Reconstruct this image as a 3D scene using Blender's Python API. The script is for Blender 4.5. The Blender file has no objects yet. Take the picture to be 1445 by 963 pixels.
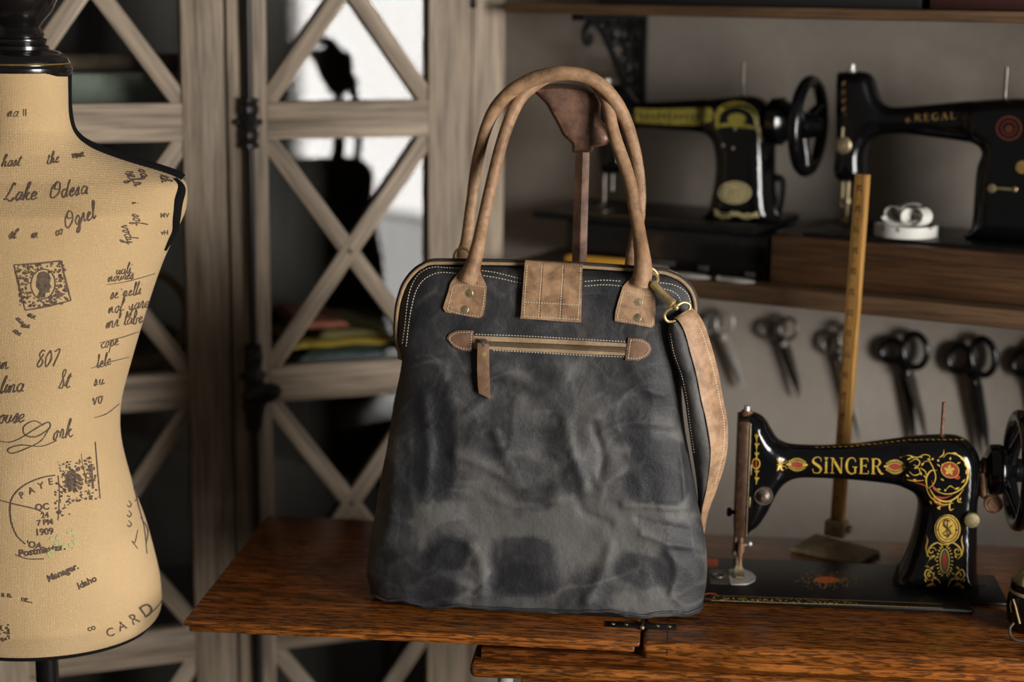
import bpy, bmesh, math, random
import numpy as np
from mathutils import Vector, Matrix, noise
from mathutils.bvhtree import BVHTree
from mathutils.geometry import delaunay_2d_cdt

random.seed(7)
S = bpy.context.scene
COL = S.collection
# ------------------------------------------------------------------ camera
F = 2480.0; PITCH = math.radians(11.5); ROLL = math.radians(0.67)
TABLE = 0.76; ZC = TABLE + 0.76
_cp, _sp, _cr, _sr = math.cos(PITCH), math.sin(PITCH), math.cos(ROLL), math.sin(ROLL)
RC = np.array([[_cr, -_sr, 0], [_sr, _cr, 0], [0, 0, 1]]) @ np.array([[1, 0, 0], [0, -_sp, -_cp], [0, _cp, -_sp]])
EYE = np.array([0, 0, ZC])
cam = bpy.data.cameras.new('camera'); camo = bpy.data.objects.new('camera', cam); COL.objects.link(camo)
m = Matrix.Identity(4)
for i in range(3):
    m[i][0] = RC[0][i]; m[i][1] = -RC[1][i]; m[i][2] = -RC[2][i]
m[2][3] = ZC
camo.matrix_world = m
cam.sensor_width = 36; cam.sensor_fit = 'HORIZONTAL'; cam.lens = F * 36 / 1445
cam.clip_start = .05; cam.clip_end = 60
cam.dof.use_dof = True; cam.dof.focus_distance = 2.09; cam.dof.aperture_fstop = 2.0
S.camera = camo
# ------------------------------------------------------------------ light, exposure
S.view_settings.view_transform = 'Standard'; S.view_settings.look = 'None'
S.view_settings.gamma = 1; S.view_settings.use_curve_mapping = False
S.view_settings.exposure = 2.15
world = bpy.data.worlds.new('room_ambience'); S.world = world; world.use_nodes = True
bgn = world.node_tree.nodes['Background']; bgn.inputs[0].default_value = (1.0, .93, .82, 1); bgn.inputs[1].default_value = .02
WX, WY0, WY1, WZ0, WZ1 = 2.3, -1.3, .55, .12, 2.15          # the tall window in the right-hand wall
WZM = .64                                                   # added rail; the lamp below it is dimmed to keep low parts dark
for z0, z1, rad in ((WZM, WZ1, 7.0), (WZ0, WZM, 2.6)):
    la = bpy.data.lights.new('window_daylight', 'AREA'); la.shape = 'RECTANGLE'
    la.size = z1 - z0; la.size_y = WY1 - WY0
    la.energy = rad * math.pi * la.size * la.size_y; la.color = (1.0, .97, .93)
    lo = bpy.data.objects.new('window_daylight', la); COL.objects.link(lo)
    lo.location = (WX + .03, (WY0 + WY1) / 2, (z0 + z1) / 2); lo.rotation_euler = (0, math.pi / 2, 0)

# ------------------------------------------------------------------ geometry helpers (everything is authored in world metres)
def ray(x, y): return RC.T @ np.array([(x - 722.5) / F, (y - 481.5) / F, 1.0])
def to_px(p):
    c = RC @ (np.asarray(p, float) - EYE)
    return (722.5 + F * c[0] / c[2], 481.5 + F * c[1] / c[2])
def on_z(x, y, z):
    d = ray(x, y); return EYE + d * ((z - ZC) / d[2])

class Fr:
    """upright frame: x to the right along the face, y away from the viewer, z up"""
    def __init__(s, o, yaw):
        s.yaw = math.radians(yaw); c, n = math.cos(s.yaw), math.sin(s.yaw)
        s.o = np.array(o, float); s.ex = np.array([c, -n, 0]); s.ey = np.array([n, c, 0]); s.ez = np.array([0, 0, 1.])
    def w(s, p): return s.o + s.ex * p[0] + s.ey * p[1] + s.ez * p[2]
    def loc(s, p):
        q = np.asarray(p) - s.o; return np.array([q @ s.ex, q @ s.ey, q @ s.ez])
    def pw(s, x, y, d=0.):
        r = ray(x, y); return EYE + r * (((s.o + s.ey * d - EYE) @ s.ey) / (r @ s.ey))
    def px(s, x, y, d=0.): return s.loc(s.pw(x, y, d))

def smooth(pts, n=8, closed=False):
    """Catmull-Rom through points"""
    P = [np.asarray(p, float) for p in pts]
    if len(P) < 3: 
        return [P[0] + (P[-1] - P[0]) * t / n for t in range(n + 1)]
    out = []; N = len(P); rng = range(N if closed else N - 1)
    for i in rng:
        p1, p2 = P[i], P[(i + 1) % N]
        p0 = P[i - 1] if (closed or i > 0) else 2 * p1 - p2
        p3 = P[(i + 2) % N] if (closed or i + 2 < N) else 2 * p2 - p1
        for k in range(n):
            t = k / n
            out.append(.5 * ((2 * p1) + (p2 - p0) * t + (2 * p0 - 5 * p1 + 4 * p2 - p3) * t * t + (3 * p1 - p0 - 3 * p2 + p3) * t ** 3))
    if not closed: out.append(P[-1])
    return out

def resample(pts, step, closed=False):
    P = [np.asarray(p, float) for p in pts]
    if closed: P = P + [P[0]]
    d = [0.]
    for a, b in zip(P, P[1:]): d.append(d[-1] + np.linalg.norm(b - a))
    n = max(2, int(round(d[-1] / step))); out = []; j = 0
    for k in range(n if closed else n + 1):
        t = d[-1] * k / n
        while j < len(d) - 2 and d[j + 1] < t: j += 1
        L = d[j + 1] - d[j]; out.append(P[j] + (P[j + 1] - P[j]) * ((t - d[j]) / L if L > 1e-12 else 0))
    return out

def seg_dist(pts, poly):
    A = np.asarray(poly, float); B = np.roll(A, -1, axis=0); P = np.asarray(pts, float)
    out = np.full(len(P), 1e9)
    for a, b in zip(A, B):
        ab = b - a; L = ab @ ab
        t = np.clip(((P - a) @ ab) / (L if L > 1e-18 else 1), 0, 1)
        out = np.minimum(out, np.linalg.norm(P - (a + t[:, None] * ab), axis=1))
    return out
def inside(pts, poly):
    P = np.asarray(pts, float); A = np.asarray(poly, float); B = np.roll(A, -1, axis=0); r = np.zeros(len(P), bool)
    for a, b in zip(A, B):
        c = (a[1] > P[:, 1]) != (b[1] > P[:, 1])
        with np.errstate(divide='ignore', invalid='ignore'):
            xi = (b[0] - a[0]) * (P[:, 1] - a[1]) / (b[1] - a[1]) + a[0]
        r ^= c & (P[:, 0] < xi)
    return r
def triangulate(poly, extra):
    n = len(poly)
    vs = [Vector((float(p[0]), float(p[1]))) for p in poly] + [Vector((float(p[0]), float(p[1]))) for p in extra]
    o = delaunay_2d_cdt(vs, [], [list(range(n))], 1, 1e-7)
    V = np.array([(v.x, v.y) for v in o[0]]); T = [tuple(f) for f in o[2]]
    return V, T
def fill_points(poly, cell, rings=()):
    A = np.asarray(poly, float); area = .5 * np.sum(A[:, 0] * np.roll(A[:, 1], -1) - np.roll(A[:, 0], -1) * A[:, 1])
    t = np.roll(A, -1, axis=0) - np.roll(A, 1, axis=0); t /= np.linalg.norm(t, axis=1)[:, None] + 1e-12
    nrm = np.stack([-t[:, 1], t[:, 0]], 1) * (1 if area > 0 else -1)
    ex = []
    for o in rings:
        P = A + nrm * o; ok = inside(P, A); P = P[ok]
        if len(P): ex.append(P[seg_dist(P, A) > .93 * o])
    lo_, hi = A.min(0), A.max(0)
    gx, gy = np.meshgrid(np.arange(lo_[0], hi[0], cell), np.arange(lo_[1], hi[1], cell))
    G = np.stack([gx.ravel(), gy.ravel()], 1); G[:, 0] += (np.arange(len(G)) // gx.shape[1] % 2) * cell / 2
    G = G[inside(G, A)]
    if len(G): ex.append(G[seg_dist(G, A) > max(list(rings) + [0]) + .45 * cell])
    return np.concatenate(ex) if ex else np.zeros((0, 2))

class MB:
    def __init__(s): s.v = []; s.f = []; s.g = []
    def add(s, V, Fs, g=None):
        b = len(s.v); V = [np.asarray(p, float) for p in V]; s.v += V; s.f += [tuple(i + b for i in f) for f in Fs]
        s.g += V if g is None else [np.asarray(p, float) for p in g]
        return s
    def box(s, fr, c, sz, bev=.0015, ang=0., grain=0, seg=2, yawl=0.):
        bm = bmesh.new(); bmesh.ops.create_cube(bm, size=1)
        for v in bm.verts: v.co = Vector((v.co.x * sz[0], v.co.y * sz[1], v.co.z * sz[2]))
        if bev > 0: bmesh.ops.bevel(bm, geom=bm.edges[:], offset=min(bev, .49 * min(sz)), segments=seg, profile=.5, affect='EDGES')
        bm.verts.index_update(); off = np.array([random.uniform(-5, 5) for _ in range(3)])
        ca, sa, cy, sy = math.cos(ang), math.sin(ang), math.cos(yawl), math.sin(yawl); V = []; G = []
        for v in bm.verts:
            x, y, z = v.co
            G.append(np.roll(np.array([x, y, z]), -grain) + off)
            x, z = x * ca - z * sa, x * sa + z * ca
            x, y = x * cy - y * sy, x * sy + y * cy
            V.append(fr.w((c[0] + x, c[1] + y, c[2] + z)))
        Fs = [tuple(v.index for v in f.verts) for f in bm.faces]; bm.free()
        return s.add(V, Fs, G)
    def tube(s, pts, r, n=12, closed=False, cap=True, squash=1., up=None):
        P = [np.asarray(p, float) for p in pts]; N = len(P)
        rr = [r] * N if np.isscalar(r) else list(r)
        if len(rr) != N: rr = list(np.interp(np.linspace(0, 1, N), np.linspace(0, 1, len(rr)), rr))
        T = []
        for i in range(N):
            a = P[i - 1] if (closed or i) else P[i]; b = P[(i + 1) % N] if (closed or i < N - 1) else P[i]
            t = b - a; T.append(t / (np.linalg.norm(t) + 1e-12))
        u = np.cross(T[0], up if up is not None else ([0, 0, 1] if abs(T[0][2]) < .9 else [1, 0, 0])); u /= np.linalg.norm(u)
        V = []; G = []; d = 0
        for i in range(N):
            u = u - T[i] * (u @ T[i]); u /= np.linalg.norm(u); w = np.cross(T[i], u)
            if i: d += np.linalg.norm(P[i] - P[i - 1])
            for k in range(n):
                a = 2 * math.pi * k / n
                V.append(P[i] + rr[i] * (u * math.cos(a) + w * math.sin(a) * squash)); G.append((d, rr[i] * math.cos(a), rr[i] * math.sin(a)))
        Fs = []
        for i in range(N if closed else N - 1):
            for k in range(n):
                j = (i + 1) % N
                Fs.append((i * n + k, i * n + (k + 1) % n, j * n + (k + 1) % n, j * n + k))
        if cap and not closed: Fs += [tuple(range(n))[::-1], tuple((N - 1) * n + k for k in range(n))]
        return s.add(V, Fs, G)
    def lathe(s, o, axis, prof, n=32, sx=1., lobes=0, amp=0.):
        """prof = [(radius, distance along axis)]"""
        ax = np.asarray(axis, float); ax = ax / np.linalg.norm(ax); o = np.asarray(o, float)
        u = np.cross(ax, [0, 0, 1] if abs(ax[2]) < .9 else [1, 0, 0]); u /= np.linalg.norm(u); w = np.cross(ax, u)
        V = []; Fs = []
        for r, h in prof:
            for k in range(n):
                a = 2 * math.pi * k / n; q = r * (1 + amp * math.cos(lobes * a)) if lobes else r
                V.append(o + ax * h + q * (u * math.cos(a) * sx + w * math.sin(a)))
        for i in range(len(prof) - 1):
            for k in range(n): Fs.append((i * n + k, i * n + (k + 1) % n, (i + 1) * n + (k + 1) % n, (i + 1) * n + k))
        Fs += [tuple(range(n))[::-1], tuple((len(prof) - 1) * n + k for k in range(n))]
        return s.add(V, Fs)
    def sphere(s, o, r, n=12, sc=(1, 1, 1)):
        V = []; Fs = []; o = np.asarray(o, float)
        for i in range(n + 1):
            t = math.pi * i / n
            for k in range(n * 2):
                a = math.pi * k / n
                V.append(o + r * np.array([math.sin(t) * math.cos(a) * sc[0], math.sin(t) * math.sin(a) * sc[1], math.cos(t) * sc[2]]))
        for i in range(n):
            for k in range(2 * n): Fs.append((i * 2 * n + k, i * 2 * n + (k + 1) % (2 * n), (i + 1) * 2 * n + (k + 1) % (2 * n), (i + 1) * 2 * n + k))
        return s.add(V, Fs)
    def torus(s, o, axis, R, r, n=40, m_=10, sx=1.):
        ax = np.asarray(axis, float); ax = ax / np.linalg.norm(ax)
        u = np.cross(ax, [0, 0, 1] if abs(ax[2]) < .9 else [1, 0, 0]); u /= np.linalg.norm(u); w = np.cross(ax, u)
        return s.tube([np.asarray(o) + R * (u * math.cos(2 * math.pi * k / n) * sx + w * math.sin(2 * math.pi * k / n)) for k in range(n)], r, m_, closed=True)
    def inflate(s, fr, outline, T, r, cell=.006, y0=0., flat_back=False):
        """outline [(x,z)] in the frame plane y0; rounded solid whose half thickness is T(x,z)"""
        A = resample(outline, cell, True)
        ex = fill_points(A, cell * 1.3, [r * q for q in (.05, .16, .36, .65)])
        V2, Tr = triangulate(A, ex)
        d = seg_dist(V2, A); q = 1 - np.minimum(d / r, 1); h = np.sqrt(np.maximum(0, 1 - q * q)); onb = d < 1e-6
        V = []; idx_f = []; idx_b = []
        for i, p in enumerate(V2):
            t = (T(p[0], p[1]) if callable(T) else T) * h[i]
            if onb[i]:
                V.append(fr.w((p[0], y0, p[1]))); idx_f.append(len(V) - 1); idx_b.append(len(V) - 1)
            else:
                V.append(fr.w((p[0], y0 - t, p[1]))); idx_f.append(len(V) - 1)
                V.append(fr.w((p[0], y0 + (0.0005 if flat_back else t), p[1]))); idx_b.append(len(V) - 1)
        Fs = [tuple(idx_f[i] for i in t) for t in Tr] + [tuple(idx_b[i] for i in t[::-1]) for t in Tr]
        return s.add(V, Fs)
    def prism(s, fr, outline, y0, y1, bev=.001):
        """flat plate with the outline [(x,z)], from depth y0 to y1"""
        bm = bmesh.new(); vs = [bm.verts.new((p[0], y0, p[1])) for p in outline]; f = bm.faces.new(vs)
        e = bmesh.ops.extrude_face_region(bm, geom=[f])
        for v in e['geom']:
            if isinstance(v, bmesh.types.BMVert): v.co.y = y1
        bmesh.ops.recalc_face_normals(bm, faces=bm.faces)
        if bev > 0:
            eds = [e for e in bm.edges if e.is_manifold and e.calc_face_angle(0) > .5]
            bmesh.ops.bevel(bm, geom=eds, offset=bev, segments=2, profile=.5, affect='EDGES')
        bm.verts.index_update(); off = np.array([random.uniform(-5, 5) for _ in range(3)])
        s.add([fr.w(v.co) for v in bm.verts], [tuple(v.index for v in f.verts) for f in bm.faces], [np.array(v.co) + off for v in bm.verts]); bm.free()
        return s
    def sheet(s, rows, thick=0., wrap=False):
        """grid of world points rows[i][j]; thick gives it a back"""
        R = np.array([[np.asarray(p, float) for p in r] for r in rows]); n, k = R.shape[:2]
        V = list(R.reshape(-1, 3)); Fs = []
        G = [(0, 0, 0)] * (n * k)
        for i in range(n - 1):
            for j in range(k - 1): Fs.append((i * k + j, i * k + j + 1, (i + 1) * k + j + 1, (i + 1) * k + j))
        if thick:
            du = np.gradient(R, axis=1); dv = np.gradient(R, axis=0); N = np.cross(du, dv); N /= np.linalg.norm(N, axis=2)[:, :, None] + 1e-12
            B = R - N * thick; o = n * k; V += list(B.reshape(-1, 3))
            Fs += [tuple(i + o for i in f[::-1]) for f in Fs]
            for j in range(k - 1):
                Fs += [(j, o + j, o + j + 1, j + 1), ((n - 1) * k + j + 1, o + (n - 1) * k + j + 1, o + (n - 1) * k + j, (n - 1) * k + j)]
            for i in range(n - 1):
                Fs += [((i + 1) * k, o + (i + 1) * k, o + i * k, i * k), (i * k + k - 1, o + i * k + k - 1, o + (i + 1) * k + k - 1, (i + 1) * k + k - 1)]
        return s.add(V, Fs)
    def bvh(s): return BVHTree.FromPolygons([Vector(p) for p in s.v], [list(f) for f in s.f])

def caster(*mbs, back=None):
    """returns hit(px,py)->(point, normal) on the given meshes"""
    V = []; Fs = []
    for mb in mbs:
        b = len(V); V += [Vector(p) for p in mb.v]; Fs += [[i + b for i in f] for f in mb.f]
    t = BVHTree.FromPolygons(V, Fs)
    def hit(x, y, dist=None):
        d = Vector(ray(x, y)).normalized(); r = t.ray_cast(Vector(EYE), d)
        if r[0] is None:
            q = Vector(EYE) + d * (dist or back or 2.1); r = t.find_nearest(q)
        n = r[1].normalized()
        if n.dot(d) > 0: n = -n
        return np.array(r[0]), np.array(n)
    return hit

def ribbon(mb, pts, w, hit, off=.0004, n=6, closed=False, raw=False):
    """a flat painted stroke through pixel points, laid on the surface that hit() finds"""
    P = [np.asarray(p, float) for p in pts] if raw else smooth(pts, n, closed)
    N = len(P); ws = [w] * N if np.isscalar(w) else list(np.interp(np.linspace(0, 1, N), np.linspace(0, 1, len(w)), w))
    V = []; Fs = []
    for i in range(N):
        a = P[i - 1] if (closed or i) else P[i]; b = P[(i + 1) % N] if (closed or i < N - 1) else P[i]
        t = b - a; t = t / (np.linalg.norm(t) + 1e-9); nn = np.array([-t[1], t[0]]) * ws[i] / 2
        for q in (P[i] - nn, P[i] + nn):
            h, nv = hit(q[0], q[1]); V.append(h + nv * off)
    for i in range(N if closed else N - 1):
        j = (i + 1) % N; Fs.append((2 * i, 2 * j, 2 * j + 1, 2 * i + 1))
    mb.add(V, Fs)
def blot(mb, poly, hit, off=.0004, cell=None):
    A = [np.asarray(p, float) for p in poly]
    A = resample(A, cell, True) if cell else A
    V2, T = triangulate(A, fill_points(A, cell) if cell else [])
    V = []
    for p in V2:
        h, nv = hit(p[0], p[1]); V.append(h + nv * off)
    mb.add(V, T)
def ell(cx, cy, rx, ry, n=20, rot=0.):
    c, s_ = math.cos(rot), math.sin(rot); o = []
    for k in range(n):
        a = 2 * math.pi * k / n; x, y = rx * math.cos(a), ry * math.sin(a); o.append((cx + x * c - y * s_, cy + x * s_ + y * c))
    return o
def conform(mb, poly, hit, thick, cell=5., base=-.0004):
    """a leather or metal patch of some thickness lying on a surface"""
    A = resample(poly, cell * .8, True); V2, T = triangulate(A, fill_points(A, cell, [cell * .3])); n = len(V2)
    d = seg_dist(V2, A); V = []; B = []
    for p, dd in zip(V2, d):
        h, nv = hit(p[0], p[1]); V.append(h + nv * thick * (.72 if dd < 1e-6 else 1)); B.append(h + nv * base)
    bnd = {}
    for t in T:
        for a, b in ((t[0], t[1]), (t[1], t[2]), (t[2], t[0])):
            bnd[(a, b)] = bnd.get((a, b), 0) + 1
    Fs = list(T)
    for (a, b) in bnd:
        if (b, a) not in bnd: Fs.append((b, a, n + a, n + b))
    mb.add(V + B, Fs)
def stitches(mb, pts, hit, step=4.2, ln=2.9, w=1.25, off=.0009):
    """row of thread stitches along a pixel line"""
    P = resample(smooth(pts, 8), step)
    for a, b in zip(P, P[1:]):
        t = (b - a) / (np.linalg.norm(b - a) + 1e-9); nn = np.array([-t[1], t[0]]) * w / 2; c = (a + b) / 2
        q = []
        for k, (su, sv) in enumerate(((-.5, 0), (-.3, 1), (.3, 1), (.5, 0), (.3, -1), (-.3, -1))):
            pt = c + t * ln * su + nn * sv; h, nv = hit(pt[0], pt[1]); q.append((h, nv))
        hc, nc = hit(c[0], c[1])
        V = [h + nv * off * .2 for h, nv in q] + [hc + nc * off]
        mb.add(V, [(i, (i + 1) % 6, 6) for i in range(6)])

# ------------------------------------------------------------------ objects
INV = {}
def thing(name, label, cat, fr_or_loc, group=None, yaw=None):
    o = bpy.data.objects.new(name, None); COL.objects.link(o); o.empty_display_size = .05
    loc = fr_or_loc.o if isinstance(fr_or_loc, Fr) else fr_or_loc
    y = fr_or_loc.yaw if isinstance(fr_or_loc, Fr) else math.radians(yaw or 0)
    o.location = loc; o.rotation_euler = (0, 0, -y)
    INV[o] = (Matrix.Translation(Vector(loc)) @ Matrix.Rotation(-y, 4, 'Z')).inverted()
    o['label'] = label; o['category'] = cat
    if group: o['group'] = group
    return o
def mesh(name, mb, mat, M=None, sm=True, recalc=True, cols=None):
    me = bpy.data.meshes.new(name)
    V = [Vector(p) for p in mb.v]
    if M is not None: V = [M @ p for p in V]
    me.from_pydata([tuple(p) for p in V], [], mb.f)
    a = me.attributes.new('gc', 'FLOAT_VECTOR', 'POINT'); a.data.foreach_set('vector', np.array(mb.g, np.float32).ravel())
    if cols is not None:
        a = me.attributes.new('tone', 'FLOAT', 'POINT'); a.data.foreach_set('value', np.array(cols, np.float32))
    if recalc:
        bm = bmesh.new(); bm.from_mesh(me); bmesh.ops.recalc_face_normals(bm, faces=bm.faces); bm.to_mesh(me); bm.free()
    if sm:
        me.polygons.foreach_set('use_smooth', [True] * len(me.polygons))
        try: me.set_sharp_from_angle(angle=math.radians(sm if sm is not True else 42))
        except Exception: pass
    me.materials.append(mat); me.update()
    return me
def part(name, mb, mat, parent, sm=True, recalc=True, label=None, cols=None):
    root = parent
    while root.parent: root = root.parent
    me = mesh(name, mb, mat, INV[root], sm, recalc, cols)
    o = bpy.data.objects.new(name, me); COL.objects.link(o); o.parent = parent
    if label: o['label'] = label
    return o
def single(name, mb, mat, label, cat, group=None, kind=None, fr=None, sm=True, recalc=True):
    """a thing (or a piece of the setting) that is one mesh"""
    if fr is None:
        c = np.array(mb.v); c = np.array([(c[:, 0].min() + c[:, 0].max()) / 2, (c[:, 1].min() + c[:, 1].max()) / 2, c[:, 2].min()]); y = 0.
    else: c, y = fr.o, fr.yaw
    M = (Matrix.Translation(Vector(c)) @ Matrix.Rotation(-y, 4, 'Z'))
    o = bpy.data.objects.new(name, mesh(name, mb, mat, M.inverted(), sm, recalc)); COL.objects.link(o); o.location = c; o.rotation_euler = (0, 0, -y)
    INV[o] = M.inverted()
    if label: o['label'] = label
    if cat: o['category'] = cat
    if group: o['group'] = group
    if kind: o['kind'] = kind
    return o

# ------------------------------------------------------------------ materials
class NT:
    def __init__(s, name):
        s.m = bpy.data.materials.new(name); s.m.use_nodes = True; s.t = s.m.node_tree; s.b = s.t.nodes['Principled BSDF']
    def n(s, typ, **kw):
        x = s.t.nodes.new(typ)
        for k, v in kw.items():
            if k in x.inputs: 
                x.inputs[k].default_value = v
            else: setattr(x, k, v)
        return x
    def l(s, a, b): s.t.links.new(a, b)
    def coord(s, scale=(1, 1, 1), attr=None, kind='Object'):
        if attr: c = s.n('ShaderNodeAttribute', attribute_name=attr).outputs['Vector']
        else: c = s.n('ShaderNodeTexCoord').outputs[kind]
        mp = s.n('ShaderNodeMapping'); mp.inputs['Scale'].default_value = scale; s.l(c, mp.inputs[0]); return mp.outputs[0]
    def noise(s, vec, scale, detail=4, rough=.55, dist=0.):
        x = s.n('ShaderNodeTexNoise'); s.l(vec, x.inputs['Vector']); x.inputs['Scale'].default_value = scale
        x.inputs['Detail'].default_value = detail; x.inputs['Roughness'].default_value = rough; x.inputs['Distortion'].default_value = dist; return x.outputs['Fac']
    def ramp(s, fac, stops):
        r = s.n('ShaderNodeValToRGB'); s.l(fac, r.inputs[0]); e = r.color_ramp.elements
        while len(e) < len(stops): e.new(.5)
        for q, (p, c) in zip(e, stops): q.position = p; q.color = (c, c, c, 1) if np.isscalar(c) else (*c, 1)
        return r.outputs[0]
    def mix(s, fac, a, b, mode='MIX'):
        x = s.n('ShaderNodeMix', data_type='RGBA', blend_type=mode)
        for sock, v in ((x.inputs[0], fac), (x.inputs[6], a), (x.inputs[7], b)):
            if hasattr(v, 'is_linked') or isinstance(v, bpy.types.NodeSocket): s.l(v, sock)
            elif np.isscalar(v): sock.default_value = v
            else: sock.default_value = (*v, 1)
        return x.outputs[2]
    def bump(s, h, strength, dist=.001, prev=None):
        b = s.n('ShaderNodeBump'); b.inputs['Strength'].default_value = strength; b.inputs['Distance'].default_value = dist
        s.l(h, b.inputs['Height'])
        if prev is not None: s.l(prev, b.inputs['Normal'])
        return b.outputs[0]
    def out(s, col=None, rough=None, nrm=None, metal=None, spec=None, coat=None, sheen=None):
        for v, k in ((col, 'Base Color'), (rough, 'Roughness'), (metal, 'Metallic'), (spec, 'Specular IOR Level'), (coat, 'Coat Weight'), (nrm, 'Normal'), (sheen, 'Sheen Weight')):
            if v is None: continue
            if isinstance(v, bpy.types.NodeSocket): s.l(v, s.b.inputs[k])
            elif np.isscalar(v): s.b.inputs[k].default_value = v
            else: s.b.inputs[k].default_value = (*v, 1)
        return s.m

def wood(name, c0, c1, c2, rough=.5, scale=1., fleck=0., attr='gc', bump=.25, coat=0., spec=.4):
    k = NT(name); v = k.coord((1.6 * scale, 26 * scale, 26 * scale), attr); v2 = k.coord((7 * scale, 170 * scale, 170 * scale), attr)
    n1 = k.noise(v, 1.6, 5, .6, .8); n2 = k.noise(v2, 1.3, 3, .6)
    c = k.ramp(n1, [(.28, c0), (.5, c1), (.72, c2)])
    g = k.ramp(n2, [(.36, .38), (.56, 1.)])
    c = k.mix(.75, c, g, 'MULTIPLY')
    if fleck:
        v3 = k.coord((30 * scale, 210 * scale, 210 * scale), attr); n3 = k.noise(v3, 1.5, 3, .55, .5)
        n4 = k.noise(k.coord((5 * scale, 14 * scale, 14 * scale), attr), 1.2, 3, .5)
        c = k.mix(fleck, c, k.ramp(n3, [(.42, .12), (.56, 1.)]), 'MULTIPLY'); c = k.mix(.6, c, k.ramp(n4, [(.32, .42), (.62, 1.)]), 'MULTIPLY')
    return k.out(c, rough, k.bump(n2, bump, .0008), spec=spec, coat=coat)
def plain(name, col, rough=.5, metal=0., spec=.5, coat=0., var=0., vs=40, bump=0., bs=300):
    k = NT(name); c = col
    if var:
        n = k.noise(k.coord(), vs, 5, .6); c = k.ramp(n, [(.3, tuple(x * (1 - var) for x in col)), (.7, tuple(min(1, x * (1 + var)) for x in col))])
    nr = k.bump(k.noise(k.coord(), bs, 3, .6), bump, .0006) if bump else None
    return k.out(c, rough, nr, metal, spec, coat)

M = {}
M['oak'] = wood('varnished_oak', (.15, .040, .007), (.30, .092, .015), (.43, .15, .028), .27, 1., .8, bump=.12, spec=.5)
M['greywood'] = wood('weathered_oak', (.115, .082, .053), (.27, .205, .145), (.39, .31, .225), .62, .9, 0., bump=.45)
M['darkwood'] = wood('dark_wood', (.018, .012, .008), (.03, .02, .013), (.045, .03, .02), .6)
M['shelfwood'] = wood('brown_shelf_wood', (.06, .032, .016), (.105, .058, .028), (.15, .085, .042), .55)
M['boxwood'] = wood('walnut_case_wood', (.035, .015, .006), (.065, .030, .012), (.10, .048, .02), .45, 1.2)
M['ruler'] = wood('yellow_boxwood', (.30, .15, .035), (.42, .22, .06), (.5, .28, .09), .45, 1.5, bump=.1)
M['floorwood'] = wood('floor_boards', (.018, .012, .008), (.028, .019, .012), (.04, .026, .016), .85, spec=.1)
M['enamel'] = plain('black_enamel', (.003, .003, .0035), .15, spec=.45, coat=.15)
M['enamel_worn'] = plain('worn_black_enamel', (.006, .006, .006), .36, spec=.35, var=.5, vs=60, bump=.1)
M['black'] = plain('black_paint', (.008, .008, .008), .4)
M['blackwood'] = plain('black_turned_wood', (.006, .005, .005), .22, coat=.3)
M['iron'] = plain('black_cast_iron', (.005, .005, .005), .5, spec=.35, bump=.3, bs=400)
M['bronze'] = plain('dark_bronze', (.011, .009, .0085), .42, metal=.2, bump=.2, bs=500)
M['steel'] = plain('nickel_steel', (.50, .48, .45), .36, metal=.45, var=.2, vs=90)
M['darksteel'] = plain('dark_steel', (.16, .14, .12), .36, metal=.75, var=.35, vs=90)
M['oldsteel'] = plain('old_bronzed_steel', (.13, .10, .075), .38, metal=.55, var=.4, vs=150)
M['knurl'] = plain('knurled_brass', (.20, .16, .08), .5, metal=.5, var=.4, vs=500, bump=.8, bs=900)
M['rust'] = plain('rusted_steel', (.17, .082, .042), .55, metal=.35, var=.6, vs=160, bump=.4, bs=700)
M['plate_rust'] = plain('tarnished_plate', (.07, .035, .018), .42, metal=.5, var=.5, vs=120, bump=.2, bs=500)
M['brass'] = plain('brass', (.52, .39, .17), .28, metal=.6, var=.25, vs=160)
M['antique'] = plain('antique_brass', (.30, .24, .14), .48, metal=.75, var=.35, vs=200)
M['lastiron'] = plain('rusty_brown_iron', (.16, .085, .055), .5, metal=.3, var=.5, vs=70, bump=.5, bs=350)
M['gold'] = plain('gold_transfer', (.50, .32, .045), .42, metal=.25, var=.25, vs=300)
M['gold_dim'] = plain('faded_gold_transfer', (.24, .15, .04), .45, metal=.2, var=.4, vs=300)
M['gold_olive'] = plain('olive_gold_transfer', (.24, .20, .035), .4, metal=.2, var=.45, vs=110)
M['cream'] = plain('cream_gold_transfer', (.46, .38, .20), .45, var=.35, vs=260)
M['red'] = plain('red_transfer', (.24, .026, .010), .4, var=.25, vs=300)
M['red_dim'] = plain('faded_red_transfer', (.09, .018, .010), .45)
M['green'] = plain('green_transfer', (.012, .055, .025), .4)
M['thread'] = plain('cream_thread', (.56, .49, .38), .8)
M['tape'] = plain('tan_zip_tape', (.30, .20, .11), .85, var=.2, vs=200, bump=.3, bs=900)
M['tape_dark'] = plain('dark_zip_tape', (.028, .020, .014), .7)
M['teeth'] = plain('brown_zip_teeth', (.13, .085, .05), .4, metal=.6)
M['trim'] = plain('black_braid', (.0035, .003, .003), .9, spec=.15, bump=.6, bs=900)
M['ink'] = plain('brown_black_ink', (.085, .055, .036), .9, var=.6, vs=300)
M['ink_green'] = plain('faint_green_ink', (.37, .345, .155), .9)
M['white'] = plain('white_tape', (.62, .60, .55), .6)
M['paper'] = plain('white_board', (.66, .65, .63), .7)
M['numeral'] = plain('black_numerals', (.02, .018, .015), .7)
M['ruler_ink'] = plain('ruler_marks', (.05, .025, .01), .7)
M['yellow'] = plain('yellow_handle', (.55, .27, .03), .4)
M['plinth'] = plain('tarnished_grey_brass', (.27, .21, .12), .6, metal=.1, var=.4, vs=60, bump=.3)
M['greyiron'] = plain('grey_painted_iron', (.32, .31, .29), .5, var=.15)
M['twine'] = plain('jute_twine', (.34, .25, .13), .9, bump=.5, bs=900)
M['linen'] = plain('beige_linen', (.30, .23, .13), .9, var=.25, vs=60, bump=.3)

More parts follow.
